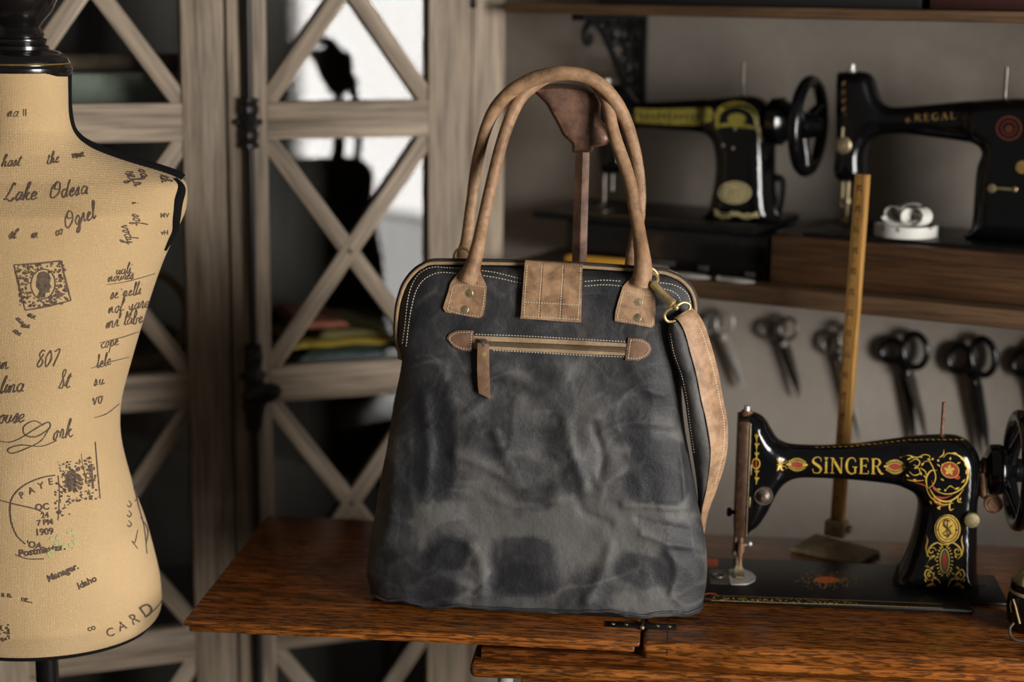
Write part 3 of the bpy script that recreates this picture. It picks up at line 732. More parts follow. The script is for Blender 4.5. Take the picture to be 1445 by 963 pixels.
for i in range(NR):
    v = i / (NR - 1); L, R = Ls[i], Rs[i]; c = (L + R) / 2; hw = (R[0] - L[0]) / 2
    d = YM * (1 - .58 * min(1, v / .8) ** 1.25); d *= max(.25, 1 - max(0, (v - .86) / .14) ** 2 * .55)
    if i < 4: d *= (.93, .97, .99, 1)[i]
    n = 3.6 - 1.2 * max(0, (v - .7) / .3); r = []
    for a in ang:
        ca, sa = math.cos(a), math.sin(a); x = hw * math.copysign(abs(ca) ** (2 / n), ca); y = d * math.copysign(abs(sa) ** (2 / n), sa)
        r.append((c[0] + x, YM + y, L[2] + (R[2] - L[2]) * (x / hw * .5 + .5)))
    loc.append(r)
loc = np.array(loc); K = len(ang)
pxs = np.array([to_px(BG.w(p)) for p in loc.reshape(-1, 3)])
ch = crease_at(pxs).reshape(NR, K)
for i in range(NR):
    v = i / (NR - 1); fade = min(1, v / .02) * max(0, min(1, (.84 - v) / .12))
    for k in range(K):
        x, y, z = loc[i, k]; fr_ = 1. if k < 231 else .5
        nn = .0050 * noise.noise(Vector((x * 9, z * 9, 3.1))) + .0024 * (1 - 2 * abs(noise.noise(Vector((x * 15 + 9, z * 15, 1.7))))) + .0030 * noise.noise(Vector((x * 21 + 4, z * 17, y * 10))) + .0011 * noise.noise(Vector((x * 55, z * 48, y * 20)))
        gate = math.sin(math.pi * min(1, max(0, (k if k < 231 else 0) / 230))) ** .5 if k < 231 else .6
        loc[i, k, 1] -= (nn * fr_ + (1.5 * ch[i, k] if k < 231 else 0)) * fade * gate
        loc[i, k, 0] += .0022 * noise.noise(Vector((z * 14, x * 3, 7))) * fade
        if v < .12 and k < 231:        # the bottom edge sags and lifts off the table in soft waves
            lift = .0085 * (.5 + noise.noise(Vector((x * 19, 2.2, 0))) + .5 * noise.noise(Vector((x * 47, 5, 0))))
            loc[i, k, 2] += max(0, lift) * (1 - v / .12) ** 2 * gate
rows = [[BG.w(p) for p in r] + [BG.w(r[0])] for r in loc]
body = MB(); body.sheet(rows)
# close top and bottom
nK = K + 1
body.f.append(tuple((NR - 1) * nK + k for k in range(K))); body.f.append(tuple(k for k in range(K))[::-1])
# rubbed and dark patches of the wax finish, in the cloth itself
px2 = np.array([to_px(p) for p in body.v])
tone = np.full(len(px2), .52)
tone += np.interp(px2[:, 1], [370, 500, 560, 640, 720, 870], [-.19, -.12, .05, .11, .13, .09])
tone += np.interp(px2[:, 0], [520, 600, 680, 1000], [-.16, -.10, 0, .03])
def dark(cx_, cy_, rx, ry, a, s_, n=4., rot=0.):
    x = px2[:, 0] - cx_; y = px2[:, 1] - cy_; c, q = math.cos(rot), math.sin(rot); X = (x * c + y * q) / rx; Y = (-x * q + y * c) / ry
    wob = np.array([1 + .16 * noise.noise(Vector((p[0] * .028, p[1] * .028, cx_))) for p in px2])
    rr = (np.abs(X) ** n + np.abs(Y) ** n) ** (1 / n) * wob
    return 1.45 * a * np.clip((1 - rr) / (s_ * 1.3) + .5, 0, 1)
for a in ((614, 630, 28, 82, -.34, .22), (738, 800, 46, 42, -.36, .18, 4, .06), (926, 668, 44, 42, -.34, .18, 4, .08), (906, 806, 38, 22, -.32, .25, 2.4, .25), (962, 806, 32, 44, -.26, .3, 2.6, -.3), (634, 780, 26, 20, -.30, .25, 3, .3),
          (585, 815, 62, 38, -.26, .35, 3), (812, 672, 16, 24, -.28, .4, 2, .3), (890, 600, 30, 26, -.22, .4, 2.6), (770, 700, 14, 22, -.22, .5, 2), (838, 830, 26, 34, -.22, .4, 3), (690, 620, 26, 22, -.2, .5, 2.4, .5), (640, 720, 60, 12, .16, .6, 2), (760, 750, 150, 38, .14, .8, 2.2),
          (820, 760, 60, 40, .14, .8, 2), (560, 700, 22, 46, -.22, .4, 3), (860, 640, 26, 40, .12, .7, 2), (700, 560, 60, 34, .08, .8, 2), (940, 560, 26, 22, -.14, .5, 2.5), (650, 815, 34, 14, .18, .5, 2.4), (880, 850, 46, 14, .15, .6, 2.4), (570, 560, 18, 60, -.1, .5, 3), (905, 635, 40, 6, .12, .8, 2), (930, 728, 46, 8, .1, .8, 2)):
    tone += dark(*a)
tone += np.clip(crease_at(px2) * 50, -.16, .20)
# pale creases where the wax has cracked along small folds
rg = np.array([[noise.noise(Vector((p[0] * .011 + 5, p[1] * .013, 2.3))), noise.noise(Vector((p[0] * .021, p[1] * .019 + 8, 4.1))), noise.noise(Vector((p[0] * .02 + 3, p[1] * .006, 9.)))] for p in px2])
tone += .24 * np.clip(1 - np.abs(rg[:, 0]) * 14, 0, 1) + .18 * np.clip(1 - np.abs(rg[:, 1]) * 11, 0, 1) - .10 + .35 * rg[:, 2]
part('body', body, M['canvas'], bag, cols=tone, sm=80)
hb = caster(body, back=2.1)
b = MB(); sm_ = []
for i in range(8, 223, 2):
    q = BG.loc(rows[5][i]); sm_.append(BG.w((q[0], q[1] - .0006 - .0012 * noise.noise(Vector((q[0] * 60, 1, 0))), max(.0018, q[2] - .0035 + .0022 * noise.noise(Vector((q[0] * 40, 7, 0)))))))
b.tube(sm_, [.0018 + .0007 * noise.noise(Vector((i * .7, 3, 0))) for i in range(len(sm_))], 8); part('bottom_seam', b, M['canvas'], bag, cols=[.3] * len(b.v))
# zip tape and piping running round the top of the bag
def rim(doff, rad, mat, name, out=0., i0=None):
    i0 = int(NR * .515); P = []
    L = [(p[0] - out, p[2]) for p in Ls[i0:]]; R = [(p[0] + out, p[2]) for p in Rs[i0:]]
    top = [(L[-1][0] + (R[-1][0] - L[-1][0]) * t, L[-1][1] + (R[-1][1] - L[-1][1]) * t + out + .0035 * math.sin(math.pi * t)) for t in np.linspace(0, 1, 40)[1:-1]]
    line = L + top + R[::-1]; b = MB()
    b.tube([BG.w((x, YM + doff, z)) for x, z in resample([np.array(p) for p in line], .005)], rad, 8); return part(name, b, mat, bag)
rim(-.010, .0021, M['tape'], 'piping', .0012); rim(-.0035, .0034, M['tape_dark'], 'zip_closure', .0028); rim(.004, .0030, M['tape'], 'zip_tape', .0018); rim(.012, .0024, M['tape'], 'piping', .0006)
b = MB(); 
lip = []
stitches(b, [(567.6, 486), (571.6, 458), (574.5, 430), (580, 406), (591, 387), (609, 377.5), (630, 378), (650, 379)], hb); stitches(b, [(679, 382), (700, 385), (736, 394)], hb)
stitches(b, [(573, 490), (577, 456), (581, 433), (587, 411), (599, 394), (619, 385), (645, 386)], hb); stitches(b, [(681, 389), (705, 393), (736, 400)], hb)
stitches(b, [(824, 397.5), (851, 395.5), (876, 397)], hb); stitches(b, [(930, 399), (950, 402), (964, 409), (972, 419), (975, 432)], hb)
stitches(b, [(824, 404), (853, 402), (879, 404)], hb); stitches(b, [(932, 407), (948, 411), (958, 419), (961, 430)], hb)
stitches(b, [(670, 472), (740, 474.5), (820, 479), (883, 482.5)], hb); stitches(b, [(695, 494.5), (760, 498), (830, 502), (882, 504)], hb)
part('stitching', b, M['thread'], bag, recalc=False)
# front pocket zip
b = MB(); conform(b, [(667, 474), (740, 477), (820, 481), (886, 485), (885, 502), (820, 500), (740, 496), (667, 492)], hb, .0012, 5); zt = part('pocket_zip_tape', b, M['tape'], bag)
hz_ = caster(b, body, back=2.1); b = MB(); b2 = MB()
for i in range(90):
    t = i / 89; x = 690 + (884 - 690) * t; y = 485 + 8.5 * t; ribbon(b, [(x - .2, y - 2.7), (x + .3, y + 2.7)], 1.25, hz_, .0012, 1)
part('zip_teeth', b, M['teeth'], bag, recalc=False, label='dark zip teeth of the front pocket')
for ln_ in ([(690, 482.3), (780, 486), (884, 490.5)], [(690, 488.4), (780, 492.5), (884, 497.4)]): b2 = MB(); ribbon(b2, ln_, 1.0, hz_, .0006, 10); part('tape_edge', b2, M['tape_dark'], zt, recalc=False)
def lpatch(name, poly, mat, seams, th_=.0022, rivets=(), label=None):
    b = MB(); conform(b, poly, hb, th_, 4.5); o = part(name, b, mat, bag, label=label, sm=60); h2 = caster(b, back=2.1); s_ = MB()
    for q in seams: stitches(s_, q, h2, 3.8, 2.7, 1.2)
    part('stitching', s_, M['thread'], o, recalc=False)
    for (x, y) in rivets:
        h, n_ = h2(x, y); r = MB(); r.lathe(h - n_ * .0004, n_, [(.0050, 0), (.0050, .0004), (.0043, .0009), (.0034, .0008), (.0026, .0010), (.0004, .0011)], 20); part('rivet', r, M['antique'], o)
    return o, h2
lpatch('zip_end_tab', [(631, 478), (635, 471), (646, 466.6), (669, 466), (666.5, 496), (652, 495), (639, 489)], M['leather_brown'], [[(668, 469), (648, 469.5), (638, 473), (634, 479), (641, 487), (652, 492), (664, 493)], [(665.5, 470), (664, 493)]])
lpatch('zip_end_tab', [(887, 477), (905, 478), (916, 484), (919.5, 493.7), (913.6, 503.5), (901, 509), (882.5, 509)], M['leather_brown'], [[(889, 480), (904, 481), (914, 487), (916, 494), (911, 501), (900, 506), (885, 506)], [(890, 480), (886, 506)]])
# slider and pull
b = MB(); h, n_ = hz_(681, 483); conform(b, [(674, 479), (686, 478.5), (690, 483), (688, 489), (676, 489.5)], hz_, .003, 3); sl = part('zip_slider', b, M['darksteel'], bag)
b = MB(); h, n_ = hz_(684, 487); pts = []
for (l, r_, dp) in (((674.5, 484), (690, 485.5), .006), ((674.2, 500), (690.3, 501), .0075), ((674, 525), (690.8, 525), .0075), ((675, 545), (691.4, 545), .008), ((676.5, 555), (692.5, 563), .0085)):
    pts.append([BG.pw(l[0] + (r_[0] - l[0]) * t, l[1] + (r_[1] - l[1]) * t, BG.loc(h)[1] - dp - .0006 * math.sin(math.pi * t)) for t in np.linspace(0, 1, 7)])
b.sheet(pts, .0022); pull = part('zip_pull', b, M['leather_brown'], bag)
b = MB(); q = BG.pw(682.5, 500.5, BG.loc(h)[1] - .0080); b.lathe(q, -BG.ey, [(.0036, 0), (.0036, .0016), (.003, .0024), (.0004, .0028)], 16); part('rivet', b, M['brass'], pull)
b = MB(); b.tube([BG.pw(679, 480, BG.loc(h)[1] - .004), BG.pw(681, 484, BG.loc(h)[1] - .008), BG.pw(683, 489, BG.loc(h)[1] - .0085)], .0016, 8); part('pull_loop', b, M['darksteel'], pull)
# handle mounts and handles
PL = [(629, 441), (626, 434.6), (632.8, 413), (636.7, 399), (649, 385), (658, 372), (664, 368), (676, 368), (679, 387), (687, 405), (685, 428.7), (682, 446), (676, 450)]
PR = [(868, 453.5), (866.5, 448), (873, 423), (879, 404), (892, 392), (897, 380), (911, 380), (918, 406), (926, 417), (925, 435.5), (923, 459), (920, 462.5)]
p1, _ = lpatch('handle_mount', PL, M['leather'], [[(631, 437.5), (637, 415), (640.5, 404), (663, 402), (684, 405.5)], [(631, 438), (652, 443.5), (676, 446.5)], [(678, 446), (682, 427), (684, 407)]], .003, [(662, 414.5), (655.5, 437)], 'left leather handle mount with two rivets')
p2, _ = lpatch('handle_mount', PR, M['leather'], [[(870.5, 449), (876.5, 424), (881.5, 411), (900, 415), (922, 418)], [(871, 450), (895, 455.5), (919, 459)], [(920, 458), (922, 436), (923, 419)]], .003, [(901, 427), (899.5, 448.5)], 'right leather handle mount with two rivets')
def handle(pts, rad, label):
    P = smooth([BG.pw(x, y, d) for x, y, d in pts], 9); b = MB()
    n = len(P); rr = np.interp(np.linspace(0, 1, n), np.linspace(0, 1, len(rad)), rad)
    rr = [r * (1 + .05 * noise.noise(Vector((i * .21, 1.7, r * 100)))) for i, r in enumerate(rr)]
    b.tube(P, rr, 18); o = part('handle', b, M['leather'], bag, label=label); h2 = caster(b, back=2.1)
    return o, h2, P
hf = BG.loc(hb(662, 392)[0])[1]; hr = BG.loc(hb(905, 402)[0])[1]
ho, h2, _ = handle([(660, 396, hf), (665, 382, hf - .001), (674, 350, hf + .006), (683, 305, .062), (698, 240, .075), (711, 192, .085), (727, 151, .095), (745, 127, .103), (776, 108, .110), (808, 106, .110), (834, 113, .108), (855, 140, .098), (866, 188, .085), (888, 255, .072), (899, 313, .062), (906, 360, hr + .004), (907, 385, hr - .001), (903, 402, hr)], [.0115, .0095, .0075, .0072, .0076, .0080, .0080, .0080, .0078, .0076, .0080, .0085, .0110, .0125], 'front handle fixed to the two riveted mounts')
ho2, h3, _ = handle([(652, 372, .112), (654, 356, .112), (659, 335, .112), (666, 280, .109), (672, 238, .106), (683, 190, .100), (698, 155, .094), (720, 130, .09), (749, 113, .086), (778, 105, .085), (807, 104, .085), (833, 111, .086), (857, 129, .09), (878, 160, .096), (891, 196, .100), (900, 238, .103), (903, 280, .106), (901, 312, .109), (896, 340, .112), (892, 362, .112), (890, 384, .112)], [.0085, .0075, .0070, .0074, .0082, .0086, .0088, .0088, .0086, .0080, .0074, .0072, .0075, .0085], 'back handle crossing over the front one')
b = MB(); stitches(b, [(664, 340), (669, 290), (675, 245), (684, 200), (697, 168)], h3, 3.6, 2.4, 1.0); stitches(b, [(899, 200), (906.5, 240), (909, 280), (908, 300)], h3, 3.6, 2.4, 1.); part('stitching', b, M['thread'], ho2, recalc=False)
# closing flap over the top
fl = MB(); rowsf = []
N_ = 22
def edge(t): return (735 + 6 * t, 450 - 78.5 * t), (820 + 2 * t, 455 - 78 * t)
for j in range(17):
    t = j / 16; (xl_, yl_), (xr_, yr_) = edge(t); r = []
    for i in range(N_):
        s_ = i / (N_ - 1); x, y = xl_ + (xr_ - xl_) * s_, yl_ + (yr_ - yl_) * s_; h, n_ = hb(x, max(y, 386)); d_ = BG.loc(h)[1]
        r.append(BG.pw(x, y, d_ - .005 - .0012 * math.sin(math.pi * s_) + .004 * max(0, (t - .8) / .2) ** 2))
    rowsf.append(r)
topd = BG.loc(rowsf[-1][0])[1]
for k, (dy, dz) in enumerate(((.003, .0008), (.008, -.0004), (.02, -.0045), (.032, -.0085), (.042, -.014), (.047, -.024), (.048, -.06))):
    rowsf.append([q + BG.ey * dy + BG.ez * dz for q in rowsf[16]])
fl.sheet(rowsf, -.0028); flap = part('closing_flap', fl, M['leather'], bag, sm=50); h4 = caster(fl, back=2.1)
b = MB()
for q in ([(744, 373), (741, 410), (739, 448)], [(764.5, 373), (762, 410), (759.5, 449)], [(794, 374), (792, 412), (789.5, 451)], [(819, 377), (817.5, 412), (815.5, 452)], [(740, 426.5), (780, 428.5), (816, 430.5)], [(739, 446.5), (780, 449), (816, 451)]): stitches(b, q, h4, 3.9, 2.8, 1.25)
part('stitching', b, M['thread'], flap, recalc=False)
b = MB(); 
for xx in ((765.5, 372, 761, 449), (795.5, 373, 791, 451)): ribbon(b, [(xx[0] + 1.2, xx[1]), ((xx[0] + xx[2]) / 2 + 1.2, (xx[1] + xx[3]) / 2), (xx[2] + 1.2, xx[3])], 1.0, h4, .0003)
part('seam', b, M['leather_brown'], flap, recalc=False)
# rings
b = MB(); q = BG.pw(653, 364, .068); b.torus(q, BG.ey + .3 * BG.ex, .0118, .0017, 34, 9); b.torus(BG.pw(645, 369, .064), BG.ex, .004, .0014, 18, 7); part('ring', b, M['brass'], bag, label='left brass ring at the base of the handle')
b = MB(); q = BG.pw(913.5, 393, .045); b.torus(q, BG.ey - .25 * BG.ex, .0128, .0019, 34, 9); part('ring', b, M['brass'], bag, label='right brass ring holding the strap clip')
# snap hook and strap
b = MB(); A, Bq = BG.pw(921, 400, .030), BG.pw(951, 430, .018); d_ = Bq - A; Lh = np.linalg.norm(d_)
b.lathe(A, d_, [(.002, -.002), (.0046, .0), (.0052, .004), (.0044, .009), (.0042, Lh * .5), (.0046, Lh * .82), (.0054, Lh * .86), (.0056, Lh * .95), (.003, Lh)], 20)
b.tube(smooth([A, BG.pw(917, 394, .032), BG.pw(918, 387, .034), BG.pw(926, 388, .034), BG.pw(928, 396, .032), A], 6), .0019, 8); b.sphere(BG.pw(954, 434, .017), .0036, 8); hook = part('snap_hook', b, M['brass'], bag)
b = MB(); b.tube(smooth([BG.pw(x, y, d) for x, y, d in ((951, 434, .018), (942, 438, .018), (937.5, 445, .018), (941, 453, .019), (950, 454, .021), (962, 446, .025), (973, 436, .028), (972, 429, .028), (964, 427, .024), (956, 431, .02))], 6, True), .0020, 9, closed=True); part('strap_ring', b, M['brass'], bag)
def strip(sect, th_, mat, name, nn=9, bulge=.004, label=None):
    Ls_ = smooth([np.array(s_[0] + (s_[2],)) for s_ in sect], 7); Rs_ = smooth([np.array(s_[1] + (s_[3],)) for s_ in sect], 7); R_ = []
    for i, (l, r_) in enumerate(zip(Ls_, Rs_)):
        R_.append([BG.pw(*(l + (r_ - l) * t)[:2], (l + (r_ - l) * t)[2] - bulge * math.sin(math.pi * t) + .0008 * noise.noise(Vector((i * .3, t * 3, 1)))) for t in np.linspace(0, 1, nn)])
    b = MB(); b.sheet(R_, -th_); o = part(name, b, mat, bag, label=label, sm=60, cols=[.66] * len(b.v)); return o, caster(b, back=2.1)
so, sh_ = strip([((951, 449), (976, 434), .020, .030), ((957, 452), (983, 441), .016, .030), ((966, 468), (993, 456), .014, .032), ((975, 500), (1004, 488), .014, .035), ((983, 530), (1013, 522), .015, .038), ((990, 565), (1020, 560), .017, .042), ((998, 600), (1027, 600), .02, .046), ((1003, 640), (1025, 645), .028, .052), ((998, 685), (1012, 690), .042, .062), ((991, 720), (1000, 722), .06, .075), ((988, 750), (994, 752), .08, .09), ((986, 768), (992, 770), .10, .11)], .003, M['leather_pale'], 'shoulder_strap', label='tan leather outer face of the shoulder strap')
b = MB(); stitches(b, [(957, 455), (969, 474), (977, 502), (985, 532), (992, 566), (1000, 600), (1005, 640)], sh_, 3.9, 2.7, 1.1); stitches(b, [(981, 452), (990, 468), (999, 496), (1008, 528), (1015, 562), (1022, 600), (1020, 640), (1009, 684)], sh_, 3.9, 2.7, 1.1); part('stitching', b, M['thread'], so, recalc=False)
so2, sh2 = strip([((944, 458), (958, 454), .022, .020), ((943, 475), (967, 470), .0215, .0175), ((948, 500), (976, 501), .0215, .0175), ((958, 530), (984, 531), .023, .0185), ((966, 565), (991, 566), .026, .0205), ((971, 600), (999, 601), .030, .0235), ((977, 640), (1004, 641), .038, .031), ((983, 680), (999, 686), .052, .045), ((985, 710), (992, 719), .075, .063), ((985, 745), (988, 750), .09, .083)], .006, M['canvas'], 'strap_lining', bulge=.007, label='dark canvas pad side of the shoulder strap')
b = MB(); stitches(b, [(946, 470), (951, 498), (962, 530), (969, 562), (974, 600), (980, 640)], sh2, 3.9, 2.7, 1.0); part('stitching', b, M['thread'], so2, recalc=False)

# ================================================================== IRON SHOE LAST STAND behind the bag
lz = BG.px(818, 380, .134); ls_o = BG.w((lz[0], .134, 0)); LST = Fr((ls_o[0], ls_o[1], tz), 5.0)
last = thing('shoe_last_stand', 'rusty brown iron shoe last on a faceted post holding up the bag handles', 'shoe last', LST)
b = MB(); pt = LST.pw(822, 213); pb = LST.w((LST.px(817, 379)[0] - .004, 0, .012))
b.tube([pb + (pt - pb) * t for t in (0, .02, .5, 1)], [.0125, .0118, .0108, .0098], 6); part('post', b, M['lastiron'], last, sm=20)
b = MB(); pbx = LST.loc(pb); b.lathe(LST.w((pbx[0], .038, .0003)), (0, 0, 1), [(.05, 0), (.05, .006), (.044, .010), (.030, .0125)], 32); b.lathe(LST.w((pbx[0], 0, .006)), (0, 0, 1), [(.0125, 0), (.0125, .012)], 16); part('foot', b, M['lastiron'], last)
lo_px = [(749, 126), (757, 133), (770, 146), (784, 171), (794, 191), (807, 203), (807, 215), (836, 215), (838, 208), (856, 205), (865, 196), (861, 184), (847, 168), (848, 140), (842, 128), (829, 121), (808, 118.5), (786, 117.5), (762, 119)]
b = MB(); b.inflate(LST, [LST.px(x, y)[::2] for x, y in lo_px], lambda x, z: .024, .008, .004); part('last', b, M['lastiron'], last, label='shoe-shaped iron last with a flat sole')
# ================================================================== LETTERS (serif capitals as strokes in a unit box)
SERIF = {
 'S': (.74, [([(.66, .74), (.64, .92), (.44, 1.0), (.2, .93), (.1, .74), (.26, .58), (.5, .44), (.66, .27), (.58, .06), (.36, 0), (.14, .06), (.08, .28)], [.05, .07, .08, .12, .19, .22, .22, .19, .12, .08, .07, .05])]),
 'I': (.34, [([(.17, .0), (.17, 1)], .18), ([(.02, .03), (.32, .03)], .06), ([(.02, .97), (.32, .97)], .06)]),
 'N': (.92, [([(.14, 0), (.14, 1)], .08), ([(.78, 0), (.78, 1)], .08), ([(.14, .97), (.78, .04)], .20), ([(.0, .03), (.28, .03)], .06), ([(.64, .97), (.92, .97)], .06), ([(.0, .97), (.16, .97)], .06)]),
 'G': (.86, [([(.74, .74), (.66, .93), (.45, 1.0), (.2, .86), (.1, .5), (.2, .14), (.45, 0), (.66, .06), (.74, .2)], [.05, .08, .10, .17, .22, .17, .10, .09, .10]), ([(.72, .02), (.72, .42)], .16), ([(.52, .43), (.88, .43)], .06)]),
 'E': (.72, [([(.16, 0), (.16, 1)], .19), ([(.02, .03), (.66, .03)], .07), ([(.02, .97), (.62, .97)], .07), ([(.2, .52), (.5, .52)], .07), ([(.65, .0), (.67, .24)], .06), ([(.61, 1), (.62, .78)], .06), ([(.5, .4), (.5, .64)], .05)]),
 'R': (.86, [([(.16, 0), (.16, 1)], .19), ([(.02, .03), (.32, .03)], .06), ([(.02, .97), (.2, .97)], .06), ([(.2, .97), (.48, .96), (.64, .76), (.48, .53), (.2, .51)], [.07, .08, .2, .08, .07]), ([(.42, .52), (.6, .2), (.76, .03), (.9, .04)], [.1, .19, .14, .06])]),
 'A': (.86, [([(.12, .02), (.42, 1)], .08), ([(.42, 1), (.74, .02)], .19), ([(.24, .34), (.62, .34)], .06), ([(0, .03), (.26, .03)], .05), ([(.58, .03), (.88, .03)], .05)]),
 'L': (.7, [([(.16, 0), (.16, 1)], .18), ([(.02, .97), (.3, .97)], .06), ([(.02, .03), (.64, .03)], .07), ([(.64, 0), (.66, .26)], .06)]),
}
def serif(mb, text, x0, y0, x1, y1, h, hit, off=.0005, gap=.12, fat=1.):
    tot = sum(SERIF[c][0] + gap for c in text) - gap; sx = math.hypot(x1 - x0, y1 - y0) / tot; u = np.array([x1 - x0, y1 - y0], float); u /= np.linalg.norm(u); v = np.array([u[1], -u[0]]); pos = 0.
    for c in text:
        w_, st = SERIF[c]
        for pts, wd in st:
            P = [np.array([x0, y0]) + u * (pos + p[0]) * sx + v * p[1] * h for p in pts]
            k = fat * (sx + h) / 2
            ribbon(mb, P, [q * k for q in wd] if not np.isscalar(wd) else wd * k, hit, off, 6 if len(P) > 2 else 3)
        pos += w_ + gap
def text_px(mb, s_, x, y, size, ang, hit, off=.0004, bold=.0, shear=0., sx=1.):
    """printed block letters: (x,y) is the middle of the baseline in pixels"""
    cu = bpy.data.curves.new('t', 'FONT'); cu.body = s_; cu.align_x = 'CENTER'; cu.size = 1; cu.offset = bold; cu.shear = shear; cu.resolution_u = 3
    o = bpy.data.objects.new('t', cu); COL.objects.link(o); dg = bpy.context.evaluated_depsgraph_get(); me = o.evaluated_get(dg).to_mesh()
    V = [tuple(v.co) for v in me.vertices]; Fs = [tuple(p.vertices) for p in me.polygons]; o.evaluated_get(dg).to_mesh_clear(); bpy.data.objects.remove(o); bpy.data.curves.remove(cu)
    ca, sa = math.cos(ang), math.sin(ang); out = []
    for p in V:
        a, b_ = p[0] * size * sx, p[1] * size; h, n_ = hit(x + a * ca + b_ * sa, y + a * sa - b_ * ca); out.append(h + n_ * off)
    mb.add(out, Fs)
def spiral(cx_, cy_, r, a0, turn, n=16, inner=.15): return [(cx_ + r * (1 - (1 - inner) * k / n) * math.cos(a0 + turn * k / n), cy_ + r * (1 - (1 - inner) * k / n) * math.sin(a0 + turn * k / n)) for k in range(n + 1)]
def leaf(mb, x, y, ang, ln, w, hit, off=.0005):
    ribbon(mb, [(x, y), (x + .5 * ln * math.cos(ang), y + .5 * ln * math.sin(ang)), (x + ln * math.cos(ang + .12), y + ln * math.sin(ang + .12))], [.2, w, .2], hit, off, 4)
def eye_motif(g, r, gr, cx_, cy_, a, b_, rot, hit, teeth=13):
    """a red almond in green and a fringe of gold leaves"""
    c, s_ = math.cos(rot), math.sin(rot); T = lambda u, v: (cx_ + u * c - v * s_, cy_ + u * s_ + v * c)
    blot(gr, [T(a * 1.18 * math.cos(t), b_ * 1.55 * math.sin(t)) for t in np.linspace(0, 2 * math.pi, 24)[:-1]], hit, .0003)
    blot(r, [T(a * (1 - k) + -a * k, b_ * math.sin(math.pi * k)) for k in np.linspace(0, 1, 11)] + [T(-a * (1 - k) + a * k, -b_ * math.sin(math.pi * k)) for k in np.linspace(0, 1, 11)][1:-1], hit, .0006)
    for sgn in (1, -1):
        ribbon(g, [T(u * a * 1.08, sgn * b_ * (1.12 * math.cos(u * 1.45) + .08)) for u in np.linspace(-1, 1, 9)], 1., hit, .0005, 4)
        for k in range(teeth):
            u = -1 + 2 * (k + .5) / teeth; p = T(u * a * 1.15, sgn * b_ * (1.5 * math.cos(u * 1.35) + .12)); q = T(u * a * 1.42 + sgn * 0, sgn * b_ * (2.25 * math.cos(u * 1.2) + .2))
            ribbon(g, [p, ((p[0] + q[0]) / 2 + .3, (p[1] + q[1]) / 2), q], [.5, 1.7, .3], hit, .0005, 2)
    for sgn in (1, -1): blot(g, [T(sgn * (a * 1.2 + 4.2 * math.cos(t)), 2.0 * math.sin(t)) for t in np.linspace(0, 2 * math.pi, 9)[:-1]], hit, .0006)

# ================================================================== FRONT SEWING MACHINE
nd = on_z(1045, 818, tz); SM = Fr((nd[0], nd[1], tz), TYAW)
sm = thing('sewing_machine', 'black vintage sewing machine with bright gold lettering and red-centred scrollwork on the oak table', 'sewing machine', SM)
bedz = .0075
b = MB(); bx0 = SM.loc(on_z(991, 830, tz))[0]; bx1 = SM.loc(on_z(1372, 866, tz))[0]; yf = SM.loc(on_z(1180, 860, tz))[1]; yb_ = yf + .163
b.box(SM, ((bx0 + bx1) / 2, (yf + yb_) / 2, bedz / 2 + .0002), (bx1 - bx0, yb_ - yf, bedz), .0032, seg=3)
b.box(SM, ((bx1 + bx1 + .05) / 2, (yf + yb_) / 2 + .01, .0024), (.05, .11, .0045), .002); bed = part('bed', b, M['enamel_worn'], sm); hbed = caster(b, back=2.1)
def T1(x, z):
    zz = z; px_ = x
    if px_ < armx0: return .0300
    if px_ > pilx0: return float(np.interp(zz, [0, .03, .08, .15, .3], [.052, .043, .036, .034, .033]))
    return .0270
OUT = [(1046, 592), (1050, 585.5), (1059, 582), (1069, 584), (1079, 590), (1087, 602), (1096, 617), (1106, 624), (1120, 627.5), (1160, 629), (1200, 627), (1240, 622.5), (1280, 617.5), (1310, 615), (1340, 614.5), (1358, 618), (1372, 627), (1380, 640), (1383, 656), (1382, 690), (1379, 710), (1378, 760), (1377.5, 800), (1381, 830), (1384, 846), (1256, 840), (1258, 822), (1266, 803), (1277, 780), (1286, 755), (1292, 730), (1294.5, 710), (1290, 697), (1278, 688.5), (1255, 682), (1200, 676), (1150, 673.5), (1125, 674), (1110, 680), (1100, 690), (1092, 704), (1083, 722), (1072, 738), (1062, 746), (1042, 748)]
oloc = [SM.px(x, y)[::2] for x, y in OUT]
armx0 = SM.px(1100, 650)[0]; pilx0 = SM.px(1270, 700)[0]
oloc = [(p[0], max(p[1], bedz - .001)) for p in oloc]
oc = smooth([np.array(p) for p in oloc], 4, True)
b = MB(); b.inflate(SM, oc, T1, .021, .0042); arm = part('arm', b, M['enamel'], sm, sm=60); ha = caster(b, back=2.1)
# face plate on the left end
z1, z0 = SM.px(1052, 588)[2], SM.px(1044, 750)[2]; fx1 = SM.px(1056.5, 660, -.028)[0]
b = MB(); b.box(SM, (fx1 - .0075, 0, (z0 + z1) / 2), (.015, .056, z1 - z0), .0025); part('face_plate', b, M['plate_rust'], sm)
b = MB(); b.box(SM, (fx1 + .0005, -.0285, (z0 + z1) / 2), (.0012, .0016, z1 - z0 - .004), .0004); 
for q in (655, 700): b.box(SM, (fx1 + .003, -.0288, SM.px(1058, q)[2]), (.0018, .0022, .014), .0007)
part('plate_edge', b, M['leather_pale'] if False else M['antique'], sm, label='bright worn edge of the face plate')
b = MB(); o = SM.pw(1054, 585); b.lathe(o, (0, 0, 1), [(.0095, -.004), (.0095, .0015), (.0075, .003), (.007, .005)], 20); part('collar', b, M['rust'], sm); b = MB(); b.lathe(o, (0, 0, 1), [(.0042, .003), (.0042, .010), (.0036, .0112)], 16); part('pressure_screw', b, M['steel'], sm)
